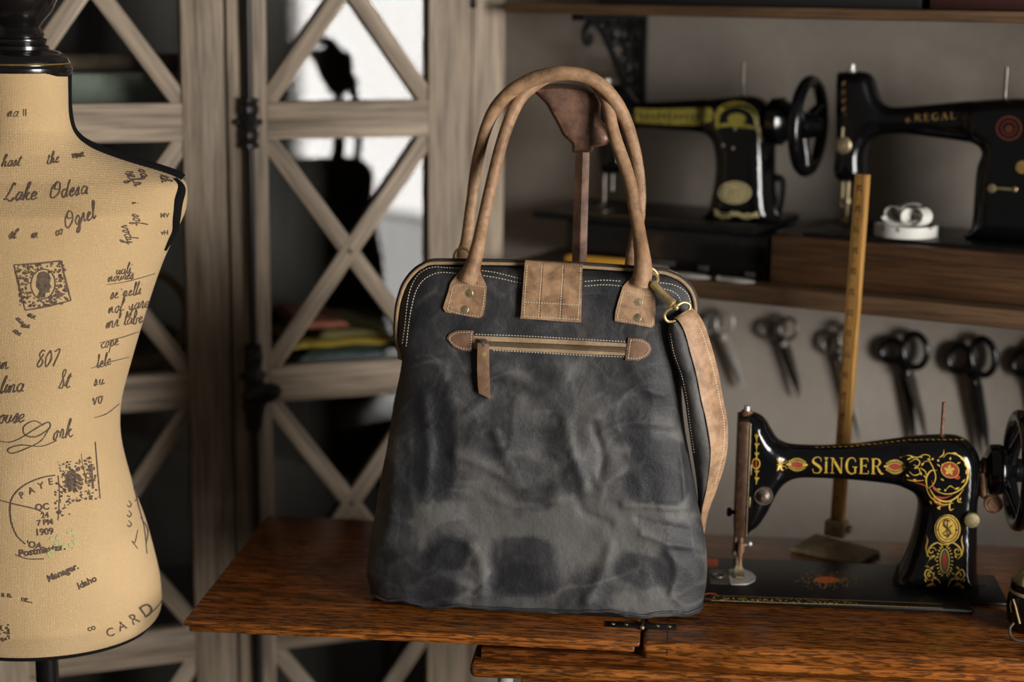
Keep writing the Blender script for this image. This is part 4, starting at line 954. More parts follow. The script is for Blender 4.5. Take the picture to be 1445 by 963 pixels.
b = MB(); o = SM.w((fx1 - .014, -.006, SM.px(1030, 721)[2])); b.tube([o, o - SM.ex * .006], .003, 10); b.lathe(o - SM.ex * .005, -SM.ex, [(.0055, 0), (.0058, .002), (.0058, .005), (.003, .006)], 16); part('thread_screw', b, M['iron'], sm)
# needle and presser bars
b = MB(); t = SM.pw(1047, 748, -.004); u = SM.w((SM.px(1043, 800, -.004)[0], -.004, bedz + .012)); b.tube([t, u], .0031, 12); b.tube([t + (u - t) * .35, t + (u - t) * .62], .0052, 12); part('presser_bar', b, M['rust'], sm)
b = MB(); b.tube([t + SM.ex * -.007 + SM.ey * .004, u + SM.ex * -.007 + SM.ey * .004 + SM.ez * .015], .0028, 10); b.tube([u + SM.ex * -.007 + SM.ey * .004 + SM.ez * .018, u + SM.ex * -.007 + SM.ey * .004 - SM.ez * .012], .0008, 6); part('needle_bar', b, M['darksteel'], sm)
b = MB(); o = SM.pw(1058, 768, -.004); b.tube([t + (u - t) * .45, o], .0013, 7); b.sphere(o, .0034, 8); part('thumb_screw', b, M['steel'], sm)
b = MB(); b.sheet([[u + SM.ex * (dx * w_) + SM.ez * dz + SM.ey * dy for dx in (-1, -.4, .4, 1)] for w_, dz, dy in ((.003, .012, 0), (.0035, .002, -.001), (.0055, -.004, -.002), (.0068, -.0085, -.006), (.0066, -.0105, -.014), (.004, -.0095, -.020))], .0016); part('presser_foot', b, M['antique'], sm)
b = MB(); conform(b, [(1028, 805), (1036, 803), (1048, 804), (1060, 808), (1067, 815), (1065, 821), (1056, 825), (1040, 826), (1030, 825.5)], hbed, .0009, 4); part('needle_plate', b, M['steel'], sm)
b = MB(); conform(b, [(1002, 804.5), (1027, 804.5), (1029, 825.5), (1002, 824)], hbed, .0007, 4); sp_ = part('slide_plate', b, M['darksteel'], sm)
b = MB(); hp, hn = hbed(1013, 814); b.torus(hp + hn * .0012, hn, .008, .0014, 24, 7); b.lathe(hp, hn, [(.0065, .0008), (.005, .0012), (.002, .0009)], 18); part('bobbin_case', b, M['darksteel'], sp_)
# tension dial
b = MB(); hp, hn = ha(1077, 700); o = hp + SM.ey * .004; b.lathe(o, -SM.ey, [(.0125, 0), (.0125, .006), (.0115, .0072), (.0098, .0072), (.0096, .0062), (.0078, .0066), (.0076, .009), (.0056, .0096), (.0054, .0125), (.0036, .0132), (.0034, .0158), (.001, .0162)], 30); part('tension_dial', b, M['oldsteel'], sm)
b = MB(); o = SM.pw(1329, 616.5); b.tube([o - SM.ez * .004, o + SM.ez * .045], .0023, 10); b.lathe(o, (0, 0, 1), [(.005, -.003), (.005, .0015), (.003, .003)], 14); part('spool_pin', b, M['rust'], sm)
# badge and stitch knob
hp, hn = ha(1337, 747); b = MB()
V = [];
conform(b, ell(1337, 747, 18.2, 20.8, 30), ha, .0016, 4); bd = part('badge', b, M['gold'], sm, label='oval brass maker badge'); hbd = caster(b, back=2.1)
b = MB(); ribbon(b, ell(1337, 747, 16.2, 18.8, 24), 1.2, hbd, .0006, 3, True); ribbon(b, ell(1337, 747, 12.6, 15, 24), .8, hbd, .0006, 3, True)
ribbon(b, [(1341, 736), (1335, 734), (1332, 739), (1337, 745), (1341, 751), (1338, 757), (1332, 755)], 2.0, hbd, .0008); ribbon(b, [(1337, 733), (1337, 760)], 1.2, hbd, .0007); ribbon(b, [(1330, 741), (1344, 754)], 1., hbd, .0007); ribbon(b, [(1344, 741), (1330, 754)], 1., hbd, .0007)
for xx in (1324, 1350): blot(b, ell(xx, 748, 1.3, 1.3, 8), hbd, .0009)
part('badge_relief', b, M['plate_rust'], bd, recalc=False, label='dark relief of the badge')
b = MB(); hp, hn = ha(1370, 732); o = hp + SM.ey * .003; b.lathe(o, -SM.ey, [(.004, 0), (.004, .005), (.0092, .0055), (.0096, .007), (.0096, .0125), (.008, .0138), (.001, .0140)], 40, lobes=20, amp=.02); part('stitch_knob', b, M['knurl'], sm)
# winder, shaft and hand wheel on the right
wz = SM.px(1400, 664)[2]; xs = SM.px(1384, 664)[0]; xw = SM.px(1438, 664)[0]
b = MB(); b.lathe(SM.w((xs - .006, 0, wz)), SM.ex, [(.012, 0), (.012, .006), (.016, .007), (.016, .011), (.011, .012), (.011, .030), (.018, .031), (.018, .034), (.010, .035), (.010, .048)], 28); part('shaft', b, M['plate_rust'], sm)
b = MB(); hc_ = SM.px(1406, 630)[2]; b.lathe(SM.w((xs + .006, .004, wz)), SM.ex, [(.022, 0), (.031, .004), (.0325, .010), (.0325, .018), (.029, .024), (.016, .026)], 30); part('wheel_hub', b, M['enamel'], sm)
b = MB(); b.torus(SM.w((xw, .004, wz)), SM.ex, .069, .0088, 56, 14)
for k in range(3):
    a = math.pi / 2 + 2 * math.pi * k / 3 + .35; d_ = SM.ey * math.cos(a) + SM.ez * math.sin(a); c_ = SM.w((xw, .004, wz))
    b.tube([c_ - SM.ex * .012 + d_ * .012, c_ - SM.ex * .008 + d_ * .035, c_ + d_ * .064], [.009, .0065, .0055], 10)
b.lathe(SM.w((xw - .022, .004, wz)), SM.ex, [(.008, -.004), (.014, 0), (.016, .012), (.015, .026), (.010, .03)], 24); part('hand_wheel', b, M['enamel'], sm)
b = MB(); o = SM.pw(1401, 710, -.022); b.lathe(o, -SM.ey, [(.004, -.016), (.004, 0), (.0115, .0005), (.0122, .002), (.0122, .006), (.0102, .0072), (.0096, .0062), (.0075, .0062), (.0072, .0076), (.001, .0078)], 30)
for k in range(6): b.tube([o - SM.ey * .0072 + .0015 * (SM.ex * math.cos(k * 1.047) + SM.ez * math.sin(k * 1.047)), o - SM.ey * .0072 + .0075 * (SM.ex * math.cos(k * 1.047) + SM.ez * math.sin(k * 1.047))], .0007, 5)
b.tube([SM.pw(1386, 668, -.012), SM.pw(1388, 700, -.02), SM.pw(1400, 708, -.02)], [.004, .0045, .004], 10); b.box(SM, tuple(SM.px(1388, 684, -.014)), (.009, .006, .02), .0015); b.tube([SM.pw(1384, 655, -.004), SM.pw(1384, 700, -.006)], .0035, 8)
part('bobbin_winder', b, M['rust'], sm)
# gold transfers
g, r, gr = MB(), MB(), MB()
serif(g, 'SINGER', 1145, 667.5, 1246, 669.5, 22, ha, fat=.78); part('gold_lettering', g, M['gold'], sm, recalc=False, label='bright gold serif lettering'); g = MB()
eye_motif(g, r, gr, 1124.5, 656, 9.5, 4.0, .03, ha); eye_motif(g, r, gr, 1263, 659, 10, 4.4, .05, ha)
for (x, y) in ((1105, 650), (1105, 662)): ribbon(g, spiral(x, y, 5, 0, 6 if y < 656 else -6), [.6, 1.6, .5], ha, .0005, 3)
for (x, y, a, l) in ((1097, 652, .4, 7), (1096, 656, 0, 9), (1097, 660, -.4, 7), (1096, 647, .9, 6), (1096, 665, -.9, 6), (1109, 656, 0, 6)): leaf(g, x, y, a, l, 3., ha)
# vertical motif on the head
x0_ = 1068
for y in (618, 630, 643, 668, 678):
    leaf(g, x0_, y, -2.2, 5.5, 2.2, ha); leaf(g, x0_, y, -.95, 5.5, 2.2, ha); leaf(g, x0_, y + 1, -math.pi / 2, 6, 2., ha); ribbon(g, [(x0_ - .3, y + 4), (x0_ - .3, y - 4)], [.8, 2.4, .8], ha, .0005, 4)
ribbon(g, ell(1067, 654.5, 5.2, 7, 14), 1.7, ha, .0005, 3, True); blot(r, ell(1067, 654.5, 1.8, 3.6, 10), ha, .0005)
ribbon(g, [(1068, 612), (1067, 684)], .8, ha, .0004)
# flower scroll at the top of the pillar
blot(r, ell(1340.5, 663.5, 12.5, 10.3, 26, .35), ha, .0005); ribbon(g, ell(1340.5, 663.5, 12.9, 10.8, 24, .35), 1., ha, .0007, 3, True)
for k in range(5): leaf(g, 1339.5, 663.5, k * 1.256 - 1.57, 8.2, 5.2, ha, .0009)
blot(g, ell(1339.5, 663.5, 2, 2, 9), ha, .0011); blot(r, ell(1350, 673, 5, 3.5, 12, .5), ha, .0006)
for q, w_ in (([(1309, 690), (1307, 676), (1313, 665), (1322, 664)], 2.2), ([(1310, 690), (1318, 682), (1320, 670), (1312, 652), (1303, 652)], 1.6), ([(1331, 646), (1338, 640), (1352, 643), (1362, 652), (1366, 664), (1364, 680), (1355, 691), (1342, 697), (1328, 696), (1318, 688)], 2.4),
              ([(1312, 690), (1322, 704), (1338, 708), (1352, 700), (1360, 690)], 2.4), ([(1306, 686), (1314, 702), (1330, 712), (1345, 710)], 1.8), ([(1345, 704), (1340, 713), (1341, 720), (1346, 718)], 2.2), ([(1352, 700), (1352, 708), (1357, 709)], 1.8), ([(1318, 700), (1320, 709), (1328, 708)], 1.6), ([(1325, 646), (1331, 642), (1332, 635)], 1.8), ([(1347, 690), (1341, 686), (1336, 690)], 1.4),
              ([(1283, 653), (1292, 648), (1298, 652), (1295, 658), (1289, 656)], 1.3), ([(1283, 666), (1290, 671), (1298, 668), (1296, 661), (1290, 662)], 1.3), ([(1270, 646), (1282, 643), (1294, 646), (1304, 642), (1312, 644), (1310, 649)], 1.3), ([(1276, 676), (1290, 679), (1304, 678)], 1.2), ([(1298, 660), (1306, 666), (1308, 676)], 1.4)):
    ribbon(g, q, [.5, w_, w_ * .9, .5], ha, .0005, 5)
for (x, y, a, l) in ((1344, 639, .3, 9), (1354, 644, .8, 8), (1361, 652, 1.2, 8), (1364, 662, 1.6, 8), (1362, 676, 2.2, 8), (1354, 688, 2.7, 8), (1290, 660, 0, 7), (1284, 645, .2, 6), (1300, 658, -1, 7), (1298, 666, 1, 6), (1288, 677, .2, 7), (1322, 716, .5, 6), (1327, 714, 2.2, 6), (1341, 650, -1.6, 5)): leaf(g, x, y, a, l, 3., ha)
for (x, y) in ((1316, 648), (1330, 656), (1334, 692), (1300, 645), (1324, 650)): blot(g, ell(x, y, 1.6, 1.6, 8), ha, .0006)
for q, w_ in (([(1312, 693), (1320, 701), (1332, 703), (1344, 699)], 3.2), ([(1318, 708), (1328, 714), (1340, 712)], 2.6), ([(1290, 681), (1302, 684), (1311, 688)], 2.2), ([(1315, 678), (1318, 690), (1326, 696)], 2.4)): ribbon(r, q, [.6, w_, .6], ha, .0004, 5)
for (x, y, a) in ((1322, 655, .6), (1327, 676, .4), (1350, 655, -.5), (1322, 690, .2), (1312, 707, .9), (1356, 702, 1.9), (1303, 671, .7), (1308, 648, .2), (1280, 649, -.4), (1278, 670, .5)): leaf(g, x, y, a, 6, 2.4, ha)
# lower pillar motif
blot(gr, ell(1333, 792, 6, 17, 20), ha, .0003); blot(r, ell(1333, 792, 3.6, 12, 18), ha, .0006)
for sgn in (1, -1):
    for k in range(11):
        t = -1.25 + 2.5 * k / 10; x = 1333 + sgn * 8.2 * math.cos(t); y = 792 + 19 * math.sin(t); leaf(g, x, y, (0 if sgn > 0 else math.pi) + sgn * t * .9, 4.5, 2., ha)
    ribbon(g, [(1333 + sgn * 6.5 * math.cos(t), 792 + 17 * math.sin(t)) for t in np.linspace(-1.5, 1.5, 9)], 1.2, ha, .0005, 3)
    for q, w_ in (([(1333 + sgn * 3, 772), (1333 + sgn * 10, 766), (1333 + sgn * 20, 772), (1333 + sgn * 24, 782), (1333 + sgn * 18, 790)], 2.), ([(1333 + sgn * 24, 786), (1333 + sgn * 26, 774), (1333 + sgn * 24, 764), (1333 + sgn * 25, 756)], 1.8), ([(1333 + sgn * 14, 812), (1333 + sgn * 24, 804), (1333 + sgn * 28, 812), (1333 + sgn * 22, 820)], 1.8), ([(1333 + sgn * 8, 832), (1333 + sgn * 18, 824), (1333 + sgn * 28, 830), (1333 + sgn * 24, 836)], 1.8), ([(1333 + sgn * 2, 836), (1333 + sgn * 8, 820), (1333 + sgn * 16, 816)], 1.6)): ribbon(g, q, [.5, w_, w_, .4], ha, .0005, 5)
    for c_ in ((1333 + sgn * 18, 778, 6, 0), (1333 + sgn * 21, 812, 6, 1), (1333 + sgn * 22, 829, 5.5, 2)): ribbon(g, spiral(c_[0], c_[1], c_[2], c_[3], sgn * 7), [.6, 1.7, .6], ha, .0005, 3)
    for (dx, y, a) in ((10, 834, -.8), (16, 800, .6), (5, 836, -1.3), (26, 822, -1.2), (14, 783, 1.)): leaf(g, 1333 + sgn * dx, y, a if sgn > 0 else math.pi - a, 6, 2.8, ha)
for sgn in (1, -1):
    for k in range(9): leaf(g, 1333 + sgn * random.uniform(8, 27), random.uniform(800, 836), random.uniform(0, 6.28), 5, 1.8, ha)
    for k in range(4): leaf(r, 1333 + sgn * random.uniform(14, 27), random.uniform(796, 826), random.uniform(0, 6.28), 5, 2., ha)
for k in range(5): leaf(g, 1333, 838, -math.pi / 2 + (k - 2) * .5, 10, 3.2, ha)
ribbon(g, [(1322, 766), (1333, 769), (1344, 766)], 1.5, ha, .0005)
# spine of the arm: small gold dashes along the top, band at the foot of the pillar
for k in range(26):
    x = 1150 + k * 8.2; y = np.interp(x, [1150, 1200, 1280, 1358], [632, 630.5, 621.5, 621]); leaf(g, x, y, 0, 5.5, 1.5, ha)
part('gold_transfers', g, M['gold'], sm, recalc=False, label='gold scrollwork and borders'); part('red_transfers', r, M['red'], sm, recalc=False); part('green_transfers', gr, M['green'], sm, recalc=False)
g, r = MB(), MB()
blot(r, ell(1166, 819, 18, 4.6, 20), hbed, .0004)
for k in range(130):
    a = random.uniform(0, 2 * math.pi); q = random.uniform(.35, 1); x, y = 1165 + 46 * q * math.cos(a), 819 + 12.5 * q * math.sin(a); leaf(g, x, y, random.uniform(0, 6), random.uniform(2.5, 5), 1.1, hbed)
ribbon(g, [(1003, 841), (1100, 844.5), (1200, 848), (1330, 853)], .7, hbed); ribbon(g, [(1003, 847.5), (1100, 851), (1200, 854), (1330, 859)], .7, hbed)
for k in range(60):
    x = 1006 + k * 3.4; y = 844.3 + (x - 1006) * .0372; leaf(g, x, y + random.uniform(-1.6, 1.6), random.choice((.5, -.5, 2.6, -2.6)), 4.6, 1.2, hbed)
for k in range(70):
    x = 1060 + k * 3.0; y = 785 + (x - 1060) * .04; leaf(g, x, y + random.uniform(-1.5, 1.5), random.choice((.3, -.3, 2.8)), 4, 1., hbed)
blot(r, ell(1003, 842, 11, 4.5, 16), hbed, .0005); blot(r, ell(1005, 787, 10, 3, 12), hbed, .0004)
part('bed_transfers', g, M['gold_dim'], sm, recalc=False, label='faded gold ornament on the bed'); part('red_transfers', r, plain('orange_transfer', (.40, .07, .012), .4), sm, recalc=False)

# ================================================================== MACHINE ON THE SHELF, BEHIND THE BAG
D2 = .125
bq = SH.pw(1020, 392, .03); M2 = Fr(SH.w((SH.px(1000, 330, D2)[0], D2, zs + .0004)), 27.66)
m2 = thing('sewing_machine', 'black sewing machine with a gold band and bright hand wheel on the shelf', 'sewing machine', M2)
def m2z(x, y, d=0): return M2.px(x, y, d)
yF = -(D2 - .052)
b = MB(); l_ = m2z(797, 380, yF)[0]; r_ = m2z(1083, 380, yF)[0]; zt2 = m2z(1040, 331, yF)[2]
b.box(M2, ((l_ + r_) / 2, (yF + .115) / 2, zt2 / 2), (r_ - l_, .115 - yF, zt2 - .001), .004); case2 = part('case', b, M['blackwood'], m2)
b = MB(); l2 = m2z(752, 303, yF)[0]; r2 = m2z(1068, 328, yF)[0]; b.box(M2, ((l2 + r2) / 2, (yF + .115) / 2, zt2 + .0065), (r2 - l2, .128 - yF, .012), .004); part('bed', b, M['enamel_worn'], m2); hb2 = caster(b, back=2.7)
b = MB()
for x in (930, 992, 1058): b = MB(); q = M2.pw(x, np.interp(x, [930, 1058], [371, 388]), yF - .003); b.box(M2, tuple(M2.loc(q)), (.016 if x != 930 else .05, .004, .008), .001); part('latch', b, M['darksteel'], m2)
O2 = [(846, 132), (852, 124), (868, 119), (885, 124), (894, 138), (908, 143.5), (950, 141), (999, 138), (1047, 134), (1066, 135), (1081, 143), (1090, 160), (1092, 200), (1092, 250), (1095, 300), (1098, 322), (998, 318), (1003, 296), (1009, 270), (1013, 242), (1012, 215), (1006, 196), (988, 187.5), (940, 183), (902, 181), (892, 189), (887, 205), (884, 238), (848, 238)]
ol_ = [m2z(x, y)[::2] for x, y in O2]; ol_ = [(p[0], max(p[1], zt2 + .010)) for p in ol_]; pilx2 = m2z(1000, 220)[0]
b = MB(); b.inflate(M2, smooth([np.array(p) for p in ol_], 4, True), lambda x, z: (.036 if x > pilx2 else .027), .022, .006); part('arm', b, M['enamel'], m2, sm=60); h2_ = caster(b, back=2.7)
b = MB(); wz = m2z(1120, 172)[2]; xs = m2z(1092, 165)[0]; xw = m2z(1141, 177)[0]
b.lathe(M2.w((xs - .006, 0, wz)), M2.ex, [(.025, 0), (.034, .004), (.036, .02), (.03, .026), (.026, .034)], 28); part('wheel_hub', b, M['enamel'], m2)
b = MB(); wzz = m2z(1139, 178)[2]; b.torus(M2.w((xw, 0, wzz)), M2.ex, .0655, .0092, 56, 14)
for k in range(3):
    a = .5 + 2 * math.pi * k / 3; d_ = M2.ey * math.cos(a) + M2.ez * math.sin(a); c_ = M2.w((xw, 0, wzz)); b.tube([c_ - M2.ex * .010 + d_ * .01, c_ + d_ * .06], [.010, .006], 10)
b.lathe(M2.w((xs + .02, 0, wzz)), M2.ex, [(.02, 0), (.02, xw - xs - .02), (.012, xw - xs)], 24); part('hand_wheel', b, M['enamel'], m2)
b = MB(); q = M2.pw(1047.5, 136); b.tube([q - M2.ez * .005, q + M2.ez * .05], .0022, 8); part('spool_pin', b, M['darksteel'], m2)
b = MB(); q = M2.pw(856, 122); b.lathe(q, (0, 0, 1), [(.005, -.004), (.0055, .004), (.0065, .006), (.0065, .011), (.002, .012)], 16); part('pressure_screw', b, M['steel'], m2)
b = MB(); q = M2.pw(853, 238); e_ = M2.w((M2.loc(q)[0], 0, zt2 + .022)); b.tube([q, e_], .0034, 10); b.tube([q + M2.ex * .014, e_ + M2.ex * .014 + M2.ez * .02], .003, 10); b.tube([e_, e_ - M2.ez * .006 - M2.ey * .014], [.004, .005], 8); b.lathe(M2.w((M2.loc(q)[0], -.005, zt2 + .0125)), (0, 0, 1), [(.02, 0), (.02, .0012)], 24, 1.5); part('needle_bar', b, M['darksteel'], m2)
b = MB(); b.tube(smooth([M2.pw(1092, 250, .01), M2.pw(1103, 256, .01), M2.pw(1101, 285, .01), M2.pw(1094, 312, .01)], 6), .006, 8); part('motor_bracket', b, M['enamel'], m2)
g = MB(); cr2 = MB(); dk = MB()
blot(g, [(896, 153), (930, 154), (1003, 152), (1007, 160), (1004, 171), (985, 177), (940, 176), (897, 173)], h2_, .0005, 4)
ribbon(g, [(1013, 182), (1012, 166), (1018, 154), (1036, 147), (1056, 152), (1066, 164), (1069, 180), (1072, 192)], [5, 7, 8, 8, 8, 7, 5, 3], h2_, .0005, 5); ribbon(g, [(1014, 178), (1030, 176), (1052, 178), (1068, 181)], [3, 6, 6, 3], h2_, .0006, 5); blot(g, ell(1040, 168, 13, 8, 16), h2_, .0005)
for k in range(6): leaf(g, 1066 + k, 180 + k * 3, .8, 8, 3.5, h2_)
blot(cr2, ell(1037, 272, 23.5, 16, 24), h2_, .0005)
for k in range(9): leaf(cr2, 1008 + k * 7, 303 + 3 * math.sin(k * 1.3), random.uniform(-.7, .7), 10, 5, h2_)
ribbon(cr2, [(1008, 296), (1020, 304), (1038, 302), (1055, 306), (1070, 300)], [3, 6, 5, 6, 3], h2_, .0005, 5)
for k in range(11):
    x = 905 + k * 8; ribbon(dk, [(x, 161), (x + 1, 168)], 3.2, h2_, .0008, 2)
for k in range(7): ribbon(dk, [(1021 + k * 5.2, 264), (1021 + k * 5.2, 280)], 1.1, h2_, .0008, 2)
ribbon(dk, ell(1037, 272, 20, 12.6, 20), 1.2, h2_, .0008, 3, True)
for q in ((1037, 182), (1034, 209), (1020, 205)): b = MB(); hp, hn = h2_(*q); b.sphere(hp - M2.ey * .001, .0032, 7); part('screw', b, M['darksteel'], m2)
part('gold_transfers', g, M['gold_olive'], m2, recalc=False); part('cream_transfers', cr2, M['cream'], m2, recalc=False); part('dark_lettering', dk, M['black'], m2, recalc=False)
g = MB(); ribbon(g, [(790, 300), (880, 306), (1000, 317)], 3, hb2, .0004, 8); part('gold_border', g, M['gold_dim'], m2, recalc=False)

# ================================================================== MACHINE IN A WOODEN BASE, RIGHT END OF THE SHELF
yB = .035; D3 = .13
M3 = Fr(SH.w((SH.px(1290, 330, D3)[0], D3, zs + .0004)), 27.66)
m3 = thing('sewing_machine', 'plain black sewing machine with faint lettering and round red emblem, on a walnut base', 'sewing machine', M3)
def q3(x, y, d=0): return M3.px(x, y, d)
yF = yB - D3; yK = .125
l_ = q3(1087, 365, yF)[0]; zt3 = (q3(1087, 337, yF)[2] + q3(1440, 353.5, yF)[2]) / 2; r_ = l_ + .50
print('regal base', zt3, q3(1087, 337, yF)[2], q3(1440, 353.5, yF)[2], l_)
b = MB(); b.box(M3, ((l_ + r_) / 2, (yF + yK) / 2, zt3 / 2), (r_ - l_, yK - yF, zt3 - .001), .0025, seg=2); part('base', b, M['boxwood'], m3)
b = MB(); lx = q3(1150, 318, -.02)[0]; b.box(M3, ((lx + r_ - .02) / 2, .01, zt3 + .002), (r_ - .02 - lx, .17, .0055), .002); part('bed', b, M['enamel_worn'], m3)
O3 = [(1180, 252), (1181, 200), (1182, 108), (1188, 102), (1205, 100), (1224, 102), (1233, 110), (1238, 126), (1243, 140), (1252, 148), (1268, 150), (1310, 147), (1349, 143.5), (1403, 139), (1445, 138), (1475, 141), (1490, 152), (1494, 180), (1492, 230), (1493, 300), (1500, 352), (1366, 344), (1372, 322), (1375, 300), (1377, 269), (1380, 236), (1387, 216), (1382, 207), (1368, 201.5), (1322, 195), (1281, 189.5), (1252, 189.5), (1237, 194), (1228, 204), (1223, 222), (1220, 253)]
ol_ = [q3(x, y)[::2] for x, y in O3]; ol_ = [(p[0], max(p[1], zt3 + .004)) for p in ol_]; pilx3 = q3(1370, 240)[0]; hdx3 = q3(1240, 200)[0]
b = MB(); b.inflate(M3, smooth([np.array(p) for p in ol_], 4, True), lambda x, z: (.038 if x > pilx3 else (.03 if x < hdx3 else .026)), .022, .006); part('arm', b, M['enamel'], m3, sm=60); h3_ = caster(b, back=2.6)
b = MB(); q = M3.pw(1202, 101); b.lathe(q, (0, 0, 1), [(.009, -.003), (.009, .001), (.004, .002), (.0045, .010), (.003, .011)], 16); part('pressure_screw', b, M['steel'], m3)
b = MB(); q = M3.pw(1418, 140); b.tube([q - M3.ez * .006, q + M3.ez * .044], .0028, 10); part('spool_pin', b, M['darksteel'], m3)
b = MB(); hp, hn = h3_(1190, 205); b.lathe(hp + M3.ey * .004, -M3.ey, [(.0125, 0), (.0125, .006), (.010, .008), (.0095, .012), (.006, .0125), (.0055, .017), (.001, .0175)], 26); b.tube([hp - M3.ez * -.012 - M3.ey * .006, hp + M3.ez * .026 - M3.ey * .006], .0018, 7); part('tension_dial', b, M['antique'], m3)
b = MB(); q = M3.pw(1197, 252); e_ = M3.w((M3.loc(q)[0], 0, zt3 + .02)); b.tube([q, e_], .0036, 10); b.tube([q - M3.ex * .008, e_ - M3.ex * .008 + M3.ez * .016], .0028, 8); b.lathe(q + (e_ - q) * .5, (0, 0, -1), [(.006, 0), (.0065, .008), (.004, .010)], 12); b.sphere(q + (e_ - q) * .62 - M3.ex * .009, .004, 7); b.tube([e_, e_ - M3.ez * .008 - M3.ey * .012], [.004, .0055], 8); part('needle_bar', b, M['antique'], m3)
b = MB(); b.lathe(M3.w((M3.loc(q)[0] - .004, -.004, zt3 + .0045)), (0, 0, 1), [(.024, 0), (.024, .0012), (.02, .0016)], 26); part('needle_plate', b, M['darksteel'], m3)
b = MB(); hp, hn = h3_(1402, 265); b.lathe(hp, -M3.ey, [(.004, 0), (.004, .006), (.006, .007), (.006, .011), (.002, .012)], 16); b.box(M3, tuple(M3.loc(hp) + np.array([.018, -.004, 0])), (.03, .004, .004), .001); b.lathe(hp + M3.ex * .03, -M3.ey, [(.003, 0), (.004, .006), (.001, .008)], 12); part('stitch_lever', b, M['antique'], m3)
b = MB(); xs = q3(1492, 190)[0]; wzz = q3(1492, 190)[2]; b.torus(M3.w((xs + .045, 0, wzz)), M3.ex, .062, .0085, 48, 12); b.lathe(M3.w((xs - .008, 0, wzz)), M3.ex, [(.02, 0), (.024, .006), (.024, .02), (.015, .03), (.013, .06)], 24)
for k in range(3): a = .4 + 2.094 * k; b.tube([M3.w((xs + .045, .01 * math.cos(a), wzz + .01 * math.sin(a))), M3.w((xs + .045, .058 * math.cos(a), wzz + .058 * math.sin(a)))], [.008, .0055], 10)
part('hand_wheel', b, M['enamel'], m3)
b = MB(); hp, hn = h3_(1443, 236); b.lathe(hp, -M3.ey, [(.009, 0), (.009, .0012), (.001, .0016)], 20); part('badge', b, M['gold_dim'], m3)
g = MB(); r = MB()
serif(g, 'REGAL', 1291, 171, 1349, 168, 9.5, h3_, .0006, .28)
part('gold_lettering', g, M['gold_dim'], m3, recalc=False, label='faint gold serif lettering'); g = MB()
for x, y in ((1281, 170), (1361, 167)):
    for k in range(4): leaf(g, x, y, k * 1.57, 4.5, 2., h3_)
ribbon(r, ell(1424, 181, 17, 16, 24), 3, h3_, .0006, 3, True); ribbon(r, ell(1424, 181, 10.5, 10, 20), 2, h3_, .0006, 3, True)
for k in range(8): leaf(r, 1424, 182, k * .785, 8, 3, h3_)
for k in range(4): leaf(g, 1189, 122 + k * 12, -1.2, 9, 4, h3_); leaf(r, 1191, 128 + k * 10, 1., 7, 3, h3_)
part('gold_ornament', g, M['gold_dim'], m3, recalc=False); part('red_emblem', r, M['red_dim'], m3, recalc=False)

# ================================================================== TAPE MEASURE COIL on the wooden base
tc = M3.loc(M3.pw(1278, 322, -.035)); tp = M3.w((tc[0], -.035, zt3 + .0052)); TP = Fr(tp, 27.66)
tape = thing('tape_measure', 'white numbered cloth tape measure coiled on the walnut machine base', 'tape measure', TP)
b = MB(); rows = []
for k in range(150):
    a = k / 150 * 2 * math.pi * 4; R = .044 - .0011 * k / 37.5; rows.append([TP.w((R * math.cos(a), R * math.sin(a), z + .0007)) for z in (0, .008, .016)])
b.sheet(rows, .0007); part('coil', b, M['white'], tape); hcoil = caster(b, back=2.5)
b = MB()
for (cx_, cz_, ra, rb, ti, ph) in ((-.014, .026, .013, .011, .5, 0), (.010, .030, .020, .012, -.35, 1.), (.020, .026, .016, .013, .9, 2.2), (-.002, .023, .024, .008, .15, 3.)):
    rows = []
    for k in range(29):
        a = k / 28 * 2 * math.pi * .85 + ph; x = cx_ + ra * math.cos(a); z = max(.0175, cz_ + rb * math.sin(a) + .004); d_ = .011 * math.sin(a * .5 + ph)
        rows.append([TP.w((x + t * math.sin(ti) * .9, -.012 + d_ + t * math.cos(ti), z + abs(t) * .15)) for t in (-.008, 0, .008)])
    b.sheet(rows, .0007)
part('loose_loop', b, M['white'], tape, label='loose twisted end of the tape'); hl = caster(b, back=2.5)
b = MB()
for s_, x, y in (('5', 1246, 325), ('6', 1267, 327.5), ('7', 1293, 327.5), ('8', 1313, 324)): text_px(b, s_, x, y, 11, 0, hcoil, .0004, .01)
for k in range(15): x = 1237 + k * 5.6; ribbon(b, [(x, 312 + .00), (x, 315)], .7, hcoil, .0004, 1)
part('numerals', b, M['numeral'], tape, recalc=False)
